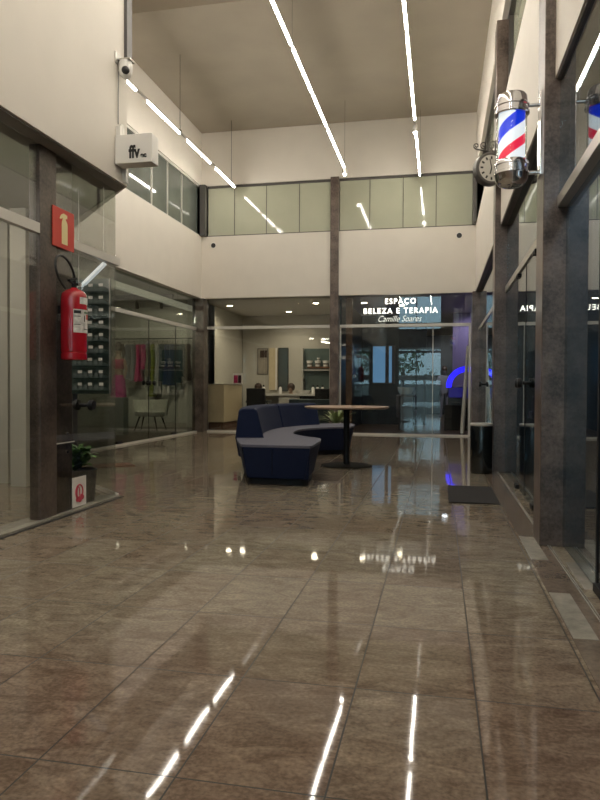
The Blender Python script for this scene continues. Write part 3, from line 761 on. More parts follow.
# trash can
t = thing('trash_can', 'black cylindrical litter bin with a pale rim beside the right column', 'trash can', (.50, 8.56, 0))
MB().lathe([(0, .005), (.125, .005), (.13, .02), (.132, .56), (.128, .575), (0, .575)], (.505, 8.36, 0), 40).build('body', mat('black_gloss', (.008, .010, .010), .12, spec=.7), t, smooth=True)
MB().lathe([(.100, .576), (.128, .576), (.137, .585), (.137, .60), (.125, .607), (.100, .605)], (.505, 8.36, 0), 40, caps=False).build('rim', M_alul, t, smooth=True)
tag(MB().box(.09, .535, 6.10, 7.12, .001, .014).build('door_mat', M_mat, bevel=.004), 'dark rectangular door mat in front of the right glass doors', 'mat')

# ------------------------------------------------------------------ sofa, table, plant
def smooth_outline(pts, n=8, it=2):
    for _ in range(it):
        q = []
        for i, p in enumerate(pts):
            a = pts[(i+1) % len(pts)]
            q += [(p[0]*.78+a[0]*.22, p[1]*.78+a[1]*.22), (p[0]*.22+a[0]*.78, p[1]*.22+a[1]*.78)]
        pts = q
    return pts
t = thing('sofa', 'large curved navy sofa with grey seat cushions in the middle of the hall', 'sofa', (-2.0, 9.0, 0))
outl = [(-1.30, 7.4), (-1.275, 6.73), (-1.30, 6.71), (-2.01, 6.71), (-2.05, 6.74), (-2.32, 7.45), (-2.62, 8.5), (-2.66, 9.6), (-2.3, 10.7), (-1.42, 11.3), (-1.25, 10.2), (-1.70, 9.95), (-1.98, 9.35), (-1.88, 8.5), (-1.62, 8.05), (-1.36, 7.8)]
outl = outl[::-1]
def inset(pts, d):
    out = []; n = len(pts)
    for i in range(n):
        a, b, c = Vector(pts[i-1]), Vector(pts[i]), Vector(pts[(i+1) % n])
        t1, t2 = (b-a).normalized(), (c-b).normalized()
        nrm = (Vector((-t1.y, t1.x))+Vector((-t2.y, t2.x)))
        nrm.normalize(); out.append(tuple(b+nrm*d))
    return out
so = smooth_outline(outl, it=2)
mb = MB(); mb.prism(inset(so, .01), .07, .40, inset(so, .085)); mb.build('base', M_sofa, t, smooth=True, bevel=.012)
MB().prism(inset(so, .11), .0, .07).build('plinth', M_black, t)
MB().prism(inset(so, .006), .40, .428).build('seat', M_seat, t, bevel=.008, seg=3)
# seams on the base front
MB().box(-1.702, -1.698, 6.725, 6.735, .12, .38).build('seam', M_black, t)
spine = [(-2.20, 7.62), (-2.39, 8.3), (-2.49, 9.0), (-2.47, 9.7), (-2.33, 10.2), (-2.2, 10.5), (-2.02, 10.74)]
def spine_pt(u):
    n = len(spine)-1; i = min(int(u*n), n-1); f = u*n-i
    P = [Vector(spine[max(0, min(n, i+k))]) for k in (-1, 0, 1, 2)]
    q = .5*((2*P[1])+(-P[0]+P[2])*f+(2*P[0]-5*P[1]+4*P[2]-P[3])*f*f+(-P[0]+3*P[1]-3*P[2]+P[3])*f**3)
    return q
def backrest(u0, u1):
    rings = []; n = 16
    for i in range(n+1):
        u = u0+(u1-u0)*i/n; p = spine_pt(u); tt = (spine_pt(min(1, u+.01))-spine_pt(max(0, u-.01))).normalized()
        nn = Vector((-tt.y, tt.x))            # points away from the seat side
        prof = [(-.17, .20), (.13, .20), (.17, .43), (.13, .745), (.09, .775), (-.05, .775), (-.09, .755), (-.17, .43)]
        rings.append([(p.x+nn.x*a, p.y+nn.y*a, z) for a, z in prof])
    return MB().loft(rings).build('backrest', M_sofa, t, smooth=False, bevel=.02, seg=3)
backrest(0, .52); backrest(.525, 1.)
# round table
t = thing('cafe_table', 'round wooden table on a black pedestal standing in the curve of the sofa', 'table', (-1.19, 8.70, 0))
MB().lathe([(0, .755), (.53, .755), (.55, .765), (.555, .775), (.55, .782), (0, .782)], (-1.19, 8.70, 0), 64).build('tabletop', M_wood, t, smooth=True)
MB().cyl((-1.19, 8.70, .015), (-1.19, 8.70, .755), .04, n=24).lathe([(0, .735), (.14, .735), (.14, .755), (0, .755)], (-1.19, 8.70, 0), 24).build('post', M_black, t, smooth=True)
MB().lathe([(0, .001), (.335, .001), (.335, .012), (.30, .018), (0, .022)], (-1.19, 8.70, 0), 48).build('foot_plate', mat('matt_black', (.006, .006, .006), .7, spec=.1), t, smooth=True)
# plant behind the sofa arm
t = thing('potted_plant', 'spiky variegated plant in a dark pot behind the far arm of the sofa', 'plant', (-1.76, 11.62, 0))
MB().lathe([(0, .0), (.14, .0), (.19, .36), (.19, .38), (.17, .38), (.165, .34), (0, .34)], (-1.76, 11.62, 0), 28).build('pot', M_pot, t, smooth=True)
mb = MB(); rng = random.Random(5)
for k in range(4): leafy(mb, (-1.76+rng.uniform(-.05, .05), 11.62+rng.uniform(-.05, .05), .38), 13, .46, .020, 1., rng, .55)
mb.build('leaves', M_leaf2, t)

# ------------------------------------------------------------------ illuminated sign of the back shop
t = thing('illuminated_sign', 'glowing white shop sign reading ESPAÇO BELEZA E TERAPIA on the back glass', 'sign', (-.85, YG-.03, 2.7))
sy = YG-.02
letters('ESPAÇO', .165, M_sign, t, (-1.165, sy, 2.845), width=.655, off=.0015, space=1.25)
letters('BELEZA E TERAPIA', .165, M_sign, t, (-1.63, sy, 2.64), width=1.58, off=.0015, space=1.25)
text('script_letters', 'Camille Soares', .19, M_script, t, (-1.31, sy, 2.46), width=.93, shear=.45, off=-.002)
# black round speakers on the back wall
for x, lab in ((-5.02, 'small round black vent on the back wall, near the left corner'), (.38, 'small round black vent on the back wall, near the right corner')):
    t = thing('wall_vent', lab, 'vent', (x, YB, 4.23), 'round vents on the back wall')
    MB().lathe([(.0, -.012), (.05, -.012), (.055, 0), (0, 0)], (x, YB-.0, 4.22), 24, 'Y').build('grille', M_blackpl, t, smooth=True)
    MB().lathe([(.056, -.008), (.066, -.006), (.066, 0), (.056, 0)], (x, YB, 4.22), 24, 'Y', caps=False).build('ring', M_white, t, smooth=True)

# ------------------------------------------------------------------ clothes shop, far left
t = thing('clothes_rail', 'black wall-mounted clothes rail across the end of the clothes shop', 'clothes rail', (-7.0, 15.6, 2.22))
MB().cyl((-8.6, 15.52, 2.22), (-5.95, 15.52, 2.22), .014).build('rail', M_black, t, smooth=True)
for x in (-8.4, -7.2, -6.0): MB().cyl((x, 15.52, 2.22), (x, 15.75, 2.22), .01).build('bracket', M_black, t, smooth=True)
def garment(kind, m, label, x, ang, w=.40, L=.9):
    g = thing('hanging_garment', label, 'garment', (x, 15.52, 2.21), 'garments on the black clothes rail')
    prof = {'dress': [(0, .10), (.03, .36), (.12, .34), (.32, .28), (.40, .27), (.7, .40), (1., .5)],
            'top': [(0, .12), (.03, .40), (.15, .42), (.5, .38), (1., .40)],
            'skirt': [(0, .28), (.1, .30), (.5, .36), (1, .42)]}[kind]
    rings = []
    for s, ww in prof:
        ww *= w/.4; n = 24; ring = []
        for k in range(n):
            a = 2*PI*k/n
            fold = 1+.14*math.sin(a*6+s*2)*s
            ring.append((ww/2*math.cos(a)*fold, .023*(1+s)*math.sin(a)*fold, -.13-L*s))
        rings.append(ring)
    MB().loft(rings).build('cloth', m, None, smooth=True).parent = g
    h = MB().tube([(0, 0, -.03), (0, 0, -.1)], .004, 6).tube([(0, 0, -.03)]+[(.0215*math.cos(D(q)), 0, .01+.0215*math.sin(D(q))) for q in range(-80, 181, 26)], .003, 6).tube([(-.17*w/.4, 0, -.15), (0, 0, -.1), (.17*w/.4, 0, -.15)], .007, 6).build('hanger', M_brownw, None)
    h.parent = g; g.rotation_euler = (0, 0, ang)
    return g
def cm(n, c, noise=.2, sc=20): return mat(n, c, .75, noise=noise, nscale=sc)
C_mag = cm('magenta_cloth', (.38, .015, .11)); C_pat = cm('speckled_cloth', (.16, .16, .17), .95, 45); C_navy = cm('navy_cloth', (.015, .035, .11)); C_teal = cm('teal_cloth', (.015, .05, .06))
C_bei = cm('beige_cloth', (.22, .19, .14)); C_lime = cm('lime_cloth', (.20, .22, .03)); C_whi = cm('white_cloth', (.42, .41, .38)); C_brn = cm('brown_print_cloth', (.10, .07, .05), .7, 40)
gl = [('dress', C_bei, 'beige dress at the left end of the clothes rail, behind the mannequin', -7.95, 1.57, .4, .9),
      ('top', C_pat, 'black and white patterned blouse left of the magenta dress', -7.63, 1.57, .42, .86),
      ('dress', C_pat, 'black and white patterned dress touching the magenta dress', -7.49, 1.57, .42, .92),
      ('dress', C_mag, 'magenta dress on the clothes rail', -7.35, 1.57, .42, .92),
      ('top', C_mag, 'short magenta top beside the magenta dress', -7.22, 1.57, .36, .62),
      ('dress', C_bei, 'beige dress between the magenta top and the lime one', -7.10, 1.57, .36, .8),
      ('dress', C_lime, 'long lime green dress hanging lowest on the rail', -6.98, 1.57, .32, 1.30),
      ('dress', C_whi, 'long white dress next to the lime green one', -6.86, 1.57, .34, 1.22),
      ('top', C_teal, 'dark teal top at the left of the navy group', -6.73, 1.57, .42, .92),
      ('dress', C_navy, 'navy blue dress left of the widest navy dress', -6.60, 1.57, .44, 1.0),
      ('dress', C_navy, 'wide navy blue dress in the middle of the dark group', -6.47, 1.57, .46, 1.02),
      ('top', C_teal, 'dark teal blouse right of the navy dresses', -6.33, 1.57, .44, .95),
      ('top', C_teal, 'short dark teal top nearest the brown printed dress', -6.20, 1.57, .40, .8),
      ('dress', C_brn, 'brown printed dress at the right end of the clothes rail', -6.06, 1.57, .42, .9)]
for a in gl: garment(*a)
# mannequin
t = thing('mannequin', 'headed shop mannequin in a dark pink crop top and magenta skirt', 'mannequin', (-6.62, 13.0, 0))
mx, my = -6.62, 13.0
def erings(data, n=24): return [[(mx+dx+a*math.cos(2*PI*k/n), my+b*math.sin(2*PI*k/n), z) for k in range(n)] for z, a, b, dx in data]
M_mann = mat('mannequin_skin', (.30, .19, .13), .5)
MB().loft(erings([(1.02, .12, .09, 0), (1.20, .115, .085, 0), (1.32, .095, .075, 0), (1.45, .11, .08, 0), (1.56, .135, .085, 0), (1.62, .11, .07, 0), (1.66, .05, .05, 0), (1.72, .042, .045, 0), (1.75, .06, .075, 0), (1.82, .075, .09, 0), (1.90, .065, .08, 0), (1.945, .025, .03, 0)]))\
  .tube([(mx-.13, my, 1.58), (mx-.18, my-.02, 1.40), (mx-.17, my-.05, 1.2)], [.036, .033, .025], 12).tube([(mx+.13, my, 1.58), (mx+.18, my-.02, 1.40), (mx+.16, my-.05, 1.2)], [.036, .033, .025], 12).build('body', M_mann, t, smooth=True)
MB().loft(erings([(1.78, .082, .095, 0), (1.88, .083, .097, 0), (1.95, .05, .06, 0), (1.965, .01, .01, 0)])).tube([(mx+.05, my+.05, 1.92), (mx+.09, my+.05, 1.75), (mx+.09, my+.03, 1.6)], [.04, .04, .01], 10).build('hair', M_hair, t, smooth=True)
MB().loft(erings([(1.40, .112, .085, 0), (1.50, .125, .105, 0), (1.57, .137, .09, 0), (1.60, .128, .082, 0)])).build('crop_top', mat('crimson_cloth', (.34, .02, .08), .7, noise=.4, nscale=30), t, smooth=True)
MB().loft(erings([(.80, .17, .12, 0), (.95, .165, .12, 0), (1.15, .14, .10, 0), (1.27, .115, .085, 0)])).build('skirt', mat('magenta_skirt_cloth', (.50, .012, .22), .7, noise=.2, nscale=12), t, smooth=True)
MB().box(mx-.16, mx+.16, my-.12, my+.12, .013, .80).build('plinth', M_grey, t)
# bench with splayed legs
t = thing('armchair', 'cream tub chair with dark splayed legs in the clothes shop', 'chair', (-6.55, 14.3, 0))
ch = [(-6.86, 14.15), (-6.22, 14.15), (-6.16, 14.6), (-6.92, 14.6)]
MB().prism(smooth_outline(ch, it=2), .34, .46).build('seat', M_inner, t, bevel=.02)
rings = []
for i in range(13):
    a = PI*(-.02+1.04*i/12); cxx, cy2 = -6.54, 14.38
    rings.append([(cxx+(.36+d)*math.cos(a), cy2+(.24+d)*math.sin(a), z) for d, z in ((0, .36), (.05, .36), (.09, .72), (.05, .72))])
MB().loft(rings).build('backrest', M_inner, t, bevel=.01)
for (x, y, dx, dy) in ((-6.72, 14.22, -.10, -.08), (-6.36, 14.22, .10, -.08), (-6.76, 14.52, -.10, .06), (-6.32, 14.52, .10, .06)):
    MB().cyl((x, y, .35), (x+dx, y+dy, .014), .018, .012).build('leg', M_black, t, smooth=True)
# track with spotlights + beam
t = thing('track_light', 'black ceiling track with two small spotlights in the clothes shop', 'light', (-6.6, 13.6, 2.98))
MB().box(-8.3, -5.65, 13.58, 13.62, 2.94, ZS).build('track', M_black, t)
for x in (-6.5, -5.93):
    s = MB().cyl((x, 13.6, 2.94), (x, 13.6, 2.86), .012).cyl((x, 13.6, 2.86), (x-.02, 13.66, 2.74), .035, n=18).build('spotlight', M_black, t, smooth=True)
    MB().cyl((x-.0205, 13.661, 2.738), (x-.0207, 13.662, 2.734), .028, n=16).build('bulb', M_panelw, s)
tag(MB().box(-5.76, -5.62, 9.0, 14.9, 2.80, 2.90).build('glow_batten', mat('pale_batten', (.62, .56, .47), .5, emit=(1, .88, .7), estr=.35)), 'long pale batten running under the clothes shop ceiling behind the glass', 'batten')  # a pale beam, no lamp; brightness put in as weak emission
for q in ((-4.7, 15.7), (-2.88, 15.57), (-3.9, 17.2)): spot('downlight_and_fill', (*q, ZS-.03), (*q, 0), 60, D(160), (1, .88, .68), .06)
for q in ((-1.75, 15.7), (-.9, 16.3)): spot('downlight_and_fill', (*q, ZS-.03), (*q, 0), 18, D(120), (1, .85, .65), .06)
spot('downlight_and_fill', (.2, 21.6, ZS-.03), (.2, 23, .9), 260, D(120), (.85, .92, 1), .08)  # fill light added to brighten the person
spot('downlight_and_fill', (1.15, 3.9, ZS-.1), (1.35, 3.9, 1.0), 45, D(140), (.75, .88, 1), .06)  # added fill without a fixture, brightens the right shop wall
spot('downlight_and_fill', (1.15, 6.6, ZS-.1), (1.35, 6.6, 1.0), 25, D(140), (.8, .9, 1), .06)  # second added fill in the right shop, also without a fixture
spot('spot_and_fill', (-6.52, 13.67, 2.72), (-7.0, 15.6, 1.2), 60, D(110))
spot('spot_and_fill', (-5.95, 13.67, 2.72), (-6.4, 15.6, 1.0), 55, D(110))
spot('spot_and_fill', (-6.9, 10.5, 2.95), (-6.6, 13.2, .8), 75, D(120), r=.08)  # fill light added to brighten the clothes shop, has no fixture
spot('spot_and_fill', (-6.9, 12.3, 2.95), (-7.0, 12.6, 0), 30, D(150), r=.08)  # another fixtureless fill added over the clothes shop floor
tag(MB().box(-4.5, -4.35, 2.6, 3.8, 2.80, 2.82).build('emissive_panel', mat('fill_batten', (1, 1, 1), .5, emit=(1, .92, .8), estr=52)), 'slim added fill light inside the corner shop, out of view above the transom', 'lamp')  # unseen batten added to brighten the corner shop walls
tag(MB().box(-4.9, -4.0, 4.9, 5.0, 2.80, 2.82).build('emissive_panel', bpy.data.materials['fill_batten']), 'slim added fill light inside the corner shop beside the stone pillar', 'lamp')  # second unseen batten, added as fill for the same shop

# ------------------------------------------------------------------ back left salon
t = thing('reception_desk', 'beige reception desk with a plinth inside the back left salon', 'desk', (-5.2, 15.9, 0))
MB().box(-5.44, -5.03, 15.2, 16.7, .18, 1.09).build('body', M_deskl, t, bevel=.006)
MB().box(-5.44, -5.01, 15.18, 16.72, 1.09, 1.10).build('desk_top', M_inner, t)
MB().box(-5.42, -5.06, 15.24, 16.66, .013, .18).build('plinth', M_brownw, t)
t = thing('photo_frame', 'pair of small pink and black portraits standing on the reception desk', 'picture', (-4.95, 16.0, 1.1))
t.location = (-5.15, 15.9, 1.1)
B('frame', M_white, t, -5.02, -4.78, 15.90, 15.93, 1.101, 1.37)
B('picture', mat('pink_print', (.42, .03, .12), .4, noise=.5, nscale=22), t, -5.00, -4.90, 15.894, 15.90, 1.13, 1.32)
B('picture', mat('dark_print', (.03, .006, .012), .4, noise=.5, nscale=22), t, -4.89, -4.81, 15.894, 15.90, 1.13, 1.32)
t = thing('poster', 'framed portrait of a person with dark hair on the salon wall', 'poster', (-4.83, 18.18, 1.8))
B('frame', M_potg, t, -5.03, -4.72, 18.185, 18.20, 1.38, 2.12)
B('picture', mat('pale_print', (.30, .27, .22), .4, noise=.2, nscale=6), t, -5.01, -4.74, 18.18, 18.185, 1.40, 2.10)
B('dark_area', M_hair, t, -4.95, -4.75, 18.176, 18.18, 1.86, 2.06)
t = thing('wall_mirror', 'tall narrow salon mirror between two pale panels', 'mirror', (-4.25, 18.15, 1.5))
B('frame', M_black, t, -4.42, -4.13, 18.165, 18.20, .92, 2.13)
B('mirror', mat('dim_mirror', (.10, .12, .12), .08, metal=.3), t, -4.40, -4.15, 18.16, 18.165, .94, 2.11)
t = thing('wall_panel', 'pale upright panel left of the tall salon mirror', 'panel', (-4.6, 18.1, 1.5))
B('board', M_deskl, t, -4.68, -4.45, 18.14, 18.20, .95, 2.12); B('edge', M_white, t, -4.49, -4.45, 18.13, 18.14, .95, 2.12)
# shelf unit
t = thing('shelf_unit', 'open wall shelf with a dark back and brown board holding white cups', 'shelf', (-3.3, 18.1, 1.5))
B('back_panel', M_rackb, t, -3.70, -2.40, 18.18, 18.20, .90, 2.10)
B('shelf', M_brownw, t, -3.55, -2.45, 17.95, 18.18, 1.55, 1.60); B('shelf', M_alul, t, -3.70, -2.45, 17.95, 18.18, 1.49, 1.515)
for x in (-3.70, -2.94, -2.42): B('upright', M_alul, t, x, x+.02, 17.96, 18.18, .9, 2.1)
def cup(label, loc, first=[None]):
    if first[0] is None:
        g = thing('cup', label, 'cup', (0, 0, 0), 'white cups on the salon shelf'); 
        MB().lathe([(0, 0), (.06, 0), (.085, .16), (.08, .16), (.057, .01), (0, .01)], (0, 0, 0), 20).build('body', M_white, g, smooth=True)
        MB().lathe([(.07, .05), (.0765, .09), (.0755, .09), (.069, .05)], (0, 0, 0), 20, caps=False).build('label', M_potg, g, smooth=True)
        first[0] = g; g.location = loc
    else: g = dup(first[0], loc, 0, label)
    return g
for x, lab in ((-3.50, 'white cup at the left end of the brown salon shelf'), (-3.27, 'white cup in the middle of the brown salon shelf'), (-3.05, 'white cup at the right end of the brown salon shelf, by the stone pier')): cup(lab, (x, 18.03, 1.601))
cup('white cup stacked on the middle cup of the salon shelf', (-3.25, 18.03, 1.762)).scale = (.55, .55, .5)
t = thing('worktop', 'pale salon worktop along the wall under mirror and shelf', 'counter', (-3.7, 17.8, 0))
B('top', M_alul, t, -4.95, -2.42, 17.5, 18.17, .80, .85); B('cabinet', M_inner, t, -4.25, -3.70, 17.55, 18.17, .013, .80); B('cabinet', M_black, t, -3.69, -2.45, 17.6, 18.17, .013, .80)
t = thing('washbasin', 'white washbasin with a dark tap on the salon worktop', 'washbasin', (-4.0, 17.75, .85))
MB().lathe([(0, .851), (.14, .851), (.2, .95), (.185, .95), (.13, .875), (0, .87)], (-3.62, 17.75, 0), 28).build('bowl', M_white, t, smooth=True)
MB().tube([(-3.62, 18.0, .85), (-3.62, 18.0, 1.22), (-3.62, 17.95, 1.27), (-3.62, 17.86, 1.26), (-3.62, 17.84, 1.18)], .014, 10).build('tap', M_black, t, smooth=True)
def bottle(label, loc, first=[None]):
    if first[0] is None:
        g = thing('bottle', label, 'bottle', (0, 0, 0), 'bottles on the salon worktop')
        MB().lathe([(0, 0), (.045, 0), (.045, .15), (.02, .19), (0, .19)], (0, 0, 0), 18).build('body', M_white, g, smooth=True)
        MB().lathe([(0, .19), (.022, .19), (.022, .24), (0, .24)], (0, 0, 0), 14).build('cap', M_black, g, smooth=True)
        first[0] = g; g.location = loc
    else: g = dup(first[0], loc, 0, label)
for x, lab in ((-3.34, 'white bottle left on the worktop below the shelf'), (-3.22, 'white bottle in the middle of the worktop below the shelf'), (-3.08, 'white bottle at the right of the worktop, near the stone pier'), (-4.25, 'white bottle on the worktop in front of the tall mirror'), (-4.72, 'white bottle at the left end of the salon worktop')): bottle(lab, (x, 17.72, .851))
for x, lab in ((-3.93, 'brown-haired training head on the salon worktop, just left of the washbasin'), (-4.85, 'brown-haired training head at the left end of the worktop above the black chair')):
    t = thing('training_head', lab, 'mannequin head', (x, 17.62, .85), 'hairdressing heads on the salon worktop')
    MB().lathe([(0, .851), (.07, .851), (.05, .87), (.045, .93), (0, .93)], (x, 17.62, 0), 18).ball((x, 17.62, 1.0), .085, (.85, 1, 1.15), 12).build('head', M_mann, t, smooth=True)
    MB().ball((x, 17.64, 1.03), .105, (1, 1, 1.1), 14).build('hair', M_hair, t, smooth=True)
def salon_chair(label, loc, first=[None]):
    if first[0] is not None: return dup(first[0], loc, 0, label)
    g = thing('salon_chair', label, 'chair', (0, 0, 0), 'black salon chairs at the worktop')
    MB().box(-.24, .24, -.05, .42, .42, .54).build('seat', M_black, g, bevel=.03)
    MB().loft([[(-.25, -.14, .5), (.25, -.14, .5), (.25, -.04, .5), (-.25, -.04, .5)], [(-.25, -.18, 1.0), (.25, -.18, 1.0), (.25, -.10, 1.0), (-.25, -.10, 1.0)]]).build('backrest', M_black, g, bevel=.025)
    for s in (-1, 1): MB().box(s*.27-.03, s*.27+.03, -.05, .35, .62, .68).box(s*.27-.02, s*.27+.02, .0, .04, .48, .62).build('armrest', M_blackpl, g, bevel=.01)
    MB().cyl((0, .18, .03), (0, .18, .42), .035).lathe([(0, .013), (.24, .013), (.24, .03), (.05, .05), (0, .05)], (0, .18, 0), 28).build('pedestal', M_chrome, g, smooth=True)
    first[0] = g; g.location = loc
    return g
salon_chair('black salon chair seen from behind, below the brown training head', (-4.62, 16.7, 0))
salon_chair('black salon chair at the right end of the worktop, by the stone pier', (-2.86, 16.9, 0))
SAL = []
for x, y, lab in ((-5.05, 15.7, 'round recessed downlight above the reception desk'), (-2.88, 15.57, 'round recessed downlight next to the stone pier'), (-3.9, 17.2, 'round recessed downlight above the salon worktop'), (-1.75, 15.7, 'round recessed downlight near the brown door post of the dark salon'), (-.9, 16.3, 'round recessed downlight above the hair-washing chair')):
    t = thing('downlight', lab, 'lamp', (x, y, ZS), 'salon downlights')
    MB().lathe([(.07, ZS-.015), (.095, ZS-.012), (.095, ZS-.001), (.07, ZS-.001)], (x, y, 0), 28, caps=False).build('ring', M_white, t, smooth=True)
    MB().lathe([(0, ZS-.012), (.068, ZS-.012), (.068, ZS-.004), (0, ZS-.004)], (x, y, 0), 24).build('bulb', M_down, t, smooth=True)
t = tag(MB().box(-3.45, -2.40, 15.25, 15.6, .013, .75).build('low_counter', mat('dark_teal_laminate', (.03, .045, .05), .35), bevel=.01), 'low dark counter inside the salon, its top just showing above the sofa back', 'counter')
t = thing('television', 'dark slim screen on the left wall of the salon, next to the stone corner pier', 'screen', (-5.44, 16.0, 1.7))
B('screen', M_black, t, -5.46, -5.42, 14.95, 15.25, 1.45, 2.0); B('wall_mount', M_blackpl, t, -5.47, -5.46, 15.0, 15.2, 1.5, 1.8)

# ------------------------------------------------------------------ back right salon
for z, lab in ((2.02, 'upper of two tiny wall lamps beside the brown door post'), (1.72, 'lower of two tiny wall lamps beside the brown door post')):
    t = thing('wall_lamp', lab, 'lamp', (-2.12, 15.4, z), 'tiny lamps beside the door post')
    MB().cyl((-2.129, 15.4, z), (-2.08, 15.4, z), .02, n=14).build('fitting', M_alu, t, smooth=True)
    MB().ball((-2.065, 15.4, z), .018, n=8).build('bulb', M_panelw, t, smooth=True)
w = struct(MB().box(-1.83, -1.20, 18.56, 18.60, 1.14, 2.2).build('window_15', M_frame))  # added glowing panel in place of a blue window reflection
B('pane', M_bluerefl, w, -1.81, -1.47, 18.55, 18.56, 1.17, 2.17); B('pane', M_bluerefl, w, -1.37, -1.29, 18.55, 18.56, 1.17, 2.17)
t = thing('wash_chair', 'salon hair-washing chair with a pale bowl, dim behind the right back glass', 'chair', (-.75, 16.3, 0))
MB().lathe([(0, .86), (.14, .87), (.2, .97), (.21, 1.04), (.19, 1.04), (.16, .96), (0, .92)], (-.78, 16.2, 0), 28).build('bowl', mat('grey_bowl', (.35, .33, .30), .25), t, smooth=True)
MB().box(-.95, -.60, 16.1, 16.4, .013, .87).build('stand', M_cloth_dark, t, bevel=.02)
MB().box(-1.03, -.55, 16.42, 17.1, .30, .48).build('seat', M_cloth_jean, t, bevel=.04); MB().box(-1.03, -.55, 16.40, 16.52, .48, .86).build('backrest', M_cloth_jean, t, bevel=.03)
t = thing('leaning_pole', 'pale slim pole leaning in the right corner of the back glass', 'pole', (.5, 15.0, 0))
MB().tube([(.49, 14.95, .013), (.55, 15.0, 1.0), (.60, 15.02, 1.95)], [.045, .042, .03], 12).build('shaft', M_white, t, smooth=True)
MB().lathe([(0, .0), (.05, .0), (.05, .03), (0, .03)], (.49, 14.95, .013), 16).build('foot', M_black, t, smooth=True)
mb = MB(); rings = []
for i in range(25):
    a = D(184)-D(150)*i/24; r0, r1 = .35, .48
    rings.append([(.64+r*math.cos(a), y, 1.07+r*math.sin(a)) for r, y in ((r0, 16.42), (r1, 16.42), (r1, 16.58), (r0, 16.58))])
t = thing('arch_lamp', 'glowing blue arch lamp behind the right end of the back glass', 'lamp', (.62, 16.5, 0))
mb.loft(rings).build('arch', M_blue, t, bevel=.01)
MB().box(.12, 1.25, 16.35, 16.7, .013, .62).build('cabinet', M_black, t, bevel=.01)
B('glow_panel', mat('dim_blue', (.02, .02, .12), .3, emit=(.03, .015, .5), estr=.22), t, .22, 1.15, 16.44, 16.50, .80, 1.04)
B('cabinet_back', M_dark, t, .2, 1.17, 16.50, 16.56, .62, 1.06)
t = thing('downlight', 'small added fill light on the ceiling deep inside the dark back salon', 'lamp', (.2, 21.6, ZS))  # added disc light over the person
MB().lathe([(0, ZS-.02), (.09, ZS-.02), (.09, ZS-.002), (0, ZS-.002)], (.2, 21.6, 0), 20).build('bulb', mat('fill_disc', (1, 1, 1), .5, emit=(.8, .88, 1), estr=12), t)
struct(MB().box(.34, 1.69, 18.3, 18.4, 0, ZS).build('wall_back_lavender', mat('lavender_paint', (.30, .24, .42), .6)))
spot('downlight_and_fill', (.95, 17.4, ZS-.05), (.95, 18.3, 1.2), 40, D(130), (.8, .8, 1), .06)  # added fill without a fixture for the lavender wall
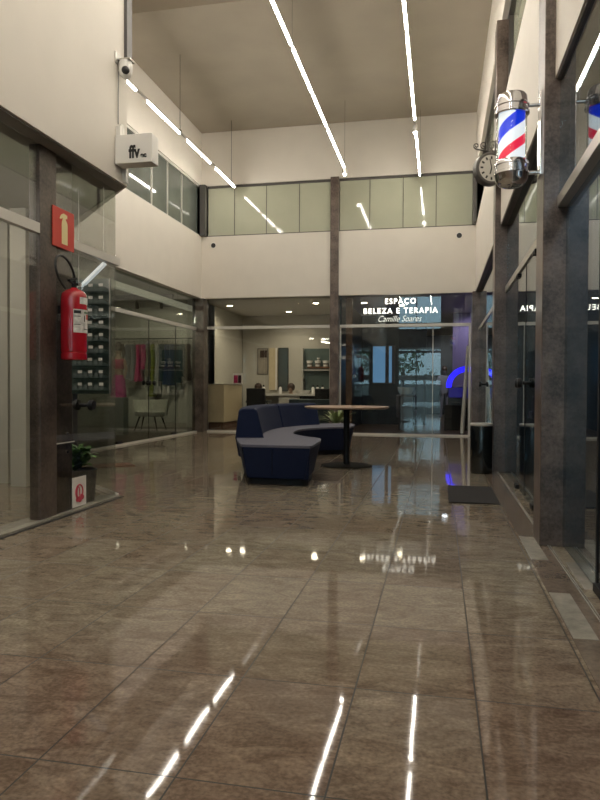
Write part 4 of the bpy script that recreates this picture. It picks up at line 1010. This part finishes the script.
# person at the far end
t = thing('person', 'person in dark clothes standing deep inside the back salon, looking down at hands', 'person', (.17, 23, 0))
def skin_body(verts, edges, name, m, parent, sub=2):
    me = bpy.data.meshes.new(name); base = world_loc(parent)
    me.from_pydata([tuple(Vector(v[:3])-base) for v in verts], edges, [])
    o = bpy.data.objects.new(name, me); col.objects.link(o); o.parent = parent
    sk = o.modifiers.new('skin', 'SKIN'); sk.use_smooth_shade = True
    for i, v in enumerate(verts):
        d = me.skin_vertices[0].data[i]; d.radius = (v[3], v[4] if len(v) > 4 else v[3]); d.use_root = (i == 0)
    s = o.modifiers.new('sub', 'SUBSURF'); s.levels = sub; s.render_levels = sub
    me.materials.append(m); return o
def P(x, y, z, *r): return (.17+x, 23+y, z+.013, *r)
V = [P(0, 0, .92, .15, .11), P(0, 0, 1.1, .14, .10), P(0, -.02, 1.30, .165, .11), P(0, -.03, 1.42, .09, .07), P(0, -.06, 1.50, .05, .05), P(0, -.10, 1.56, .07, .08), P(0, -.11, 1.65, .075, .085), P(0, -.11, 1.70, .04, .05),
     P(-.18, -.02, 1.38, .06), P(-.27, .0, 1.13, .048), P(-.12, -.26, 1.10, .036), P(-.06, -.31, 1.12, .03),
     P(.18, -.02, 1.38, .06), P(.26, .0, 1.12, .048), P(.11, -.26, 1.10, .036), P(.05, -.31, 1.12, .03),
     P(-.09, 0, .85, .095), P(-.10, -.02, .48, .062), P(-.11, .02, .09, .042), P(-.12, -.13, .035, .036),
     P(.09, 0, .85, .095), P(.10, -.02, .48, .062), P(.11, .02, .09, .042), P(.12, -.13, .035, .036)]
E_ = [(0, 1), (1, 2), (2, 3), (3, 4), (4, 5), (5, 6), (6, 7), (2, 8), (8, 9), (9, 10), (10, 11), (2, 12), (12, 13), (13, 14), (14, 15), (0, 16), (16, 17), (17, 18), (18, 19), (0, 20), (20, 21), (21, 22), (22, 23)]
skin_body(V, E_, 'body', mat('person_clothes', (.16, .15, .18), .8), t)
MB().ball((.17, 23-.085, 1.66), .10, (.9, 1.05, 1.1), 12).build('hair', M_hair, t, smooth=True)

# ------------------------------------------------------------------ light and camera
w = bpy.data.worlds.new('sky'); scene.world = w; w.use_nodes = True
bg = w.node_tree.nodes['Background']
bg.inputs['Color'].default_value = (.46, .72, .86, 1); bg.inputs['Strength'].default_value = 4.6

F, pit, yaw, rol = 667.2, -.01911, .2058, .00476
f = Vector((-math.sin(yaw)*math.cos(pit), math.cos(yaw)*math.cos(pit), math.sin(pit)))
rt = Vector((math.cos(yaw), math.sin(yaw), 0)); up = rt.cross(f)
r2 = rt*math.cos(rol)+up*math.sin(rol); u2 = -rt*math.sin(rol)+up*math.cos(rol)
cam = bpy.data.cameras.new('camera'); co = bpy.data.objects.new('camera', cam); col.objects.link(co)
Mx = Matrix((r2, u2, -f)).transposed().to_4x4(); Mx.translation = (0, 0, 1.03)
co.matrix_world = Mx
cam.sensor_fit = 'HORIZONTAL'; cam.sensor_width = 36; cam.lens = F/600*36; cam.clip_start = .05; cam.clip_end = 200
scene.camera = co
vs = scene.view_settings
vs.view_transform = 'Standard'; vs.look = 'None'; vs.exposure = 0; vs.gamma = 1; vs.use_curve_mapping = False
scene.cycles.max_bounces = 10; scene.cycles.diffuse_bounces = 4; scene.cycles.glossy_bounces = 6; scene.cycles.transparent_max_bounces = 24
scene.cycles.sample_clamp_indirect = 6; scene.cycles.caustics_reflective = False
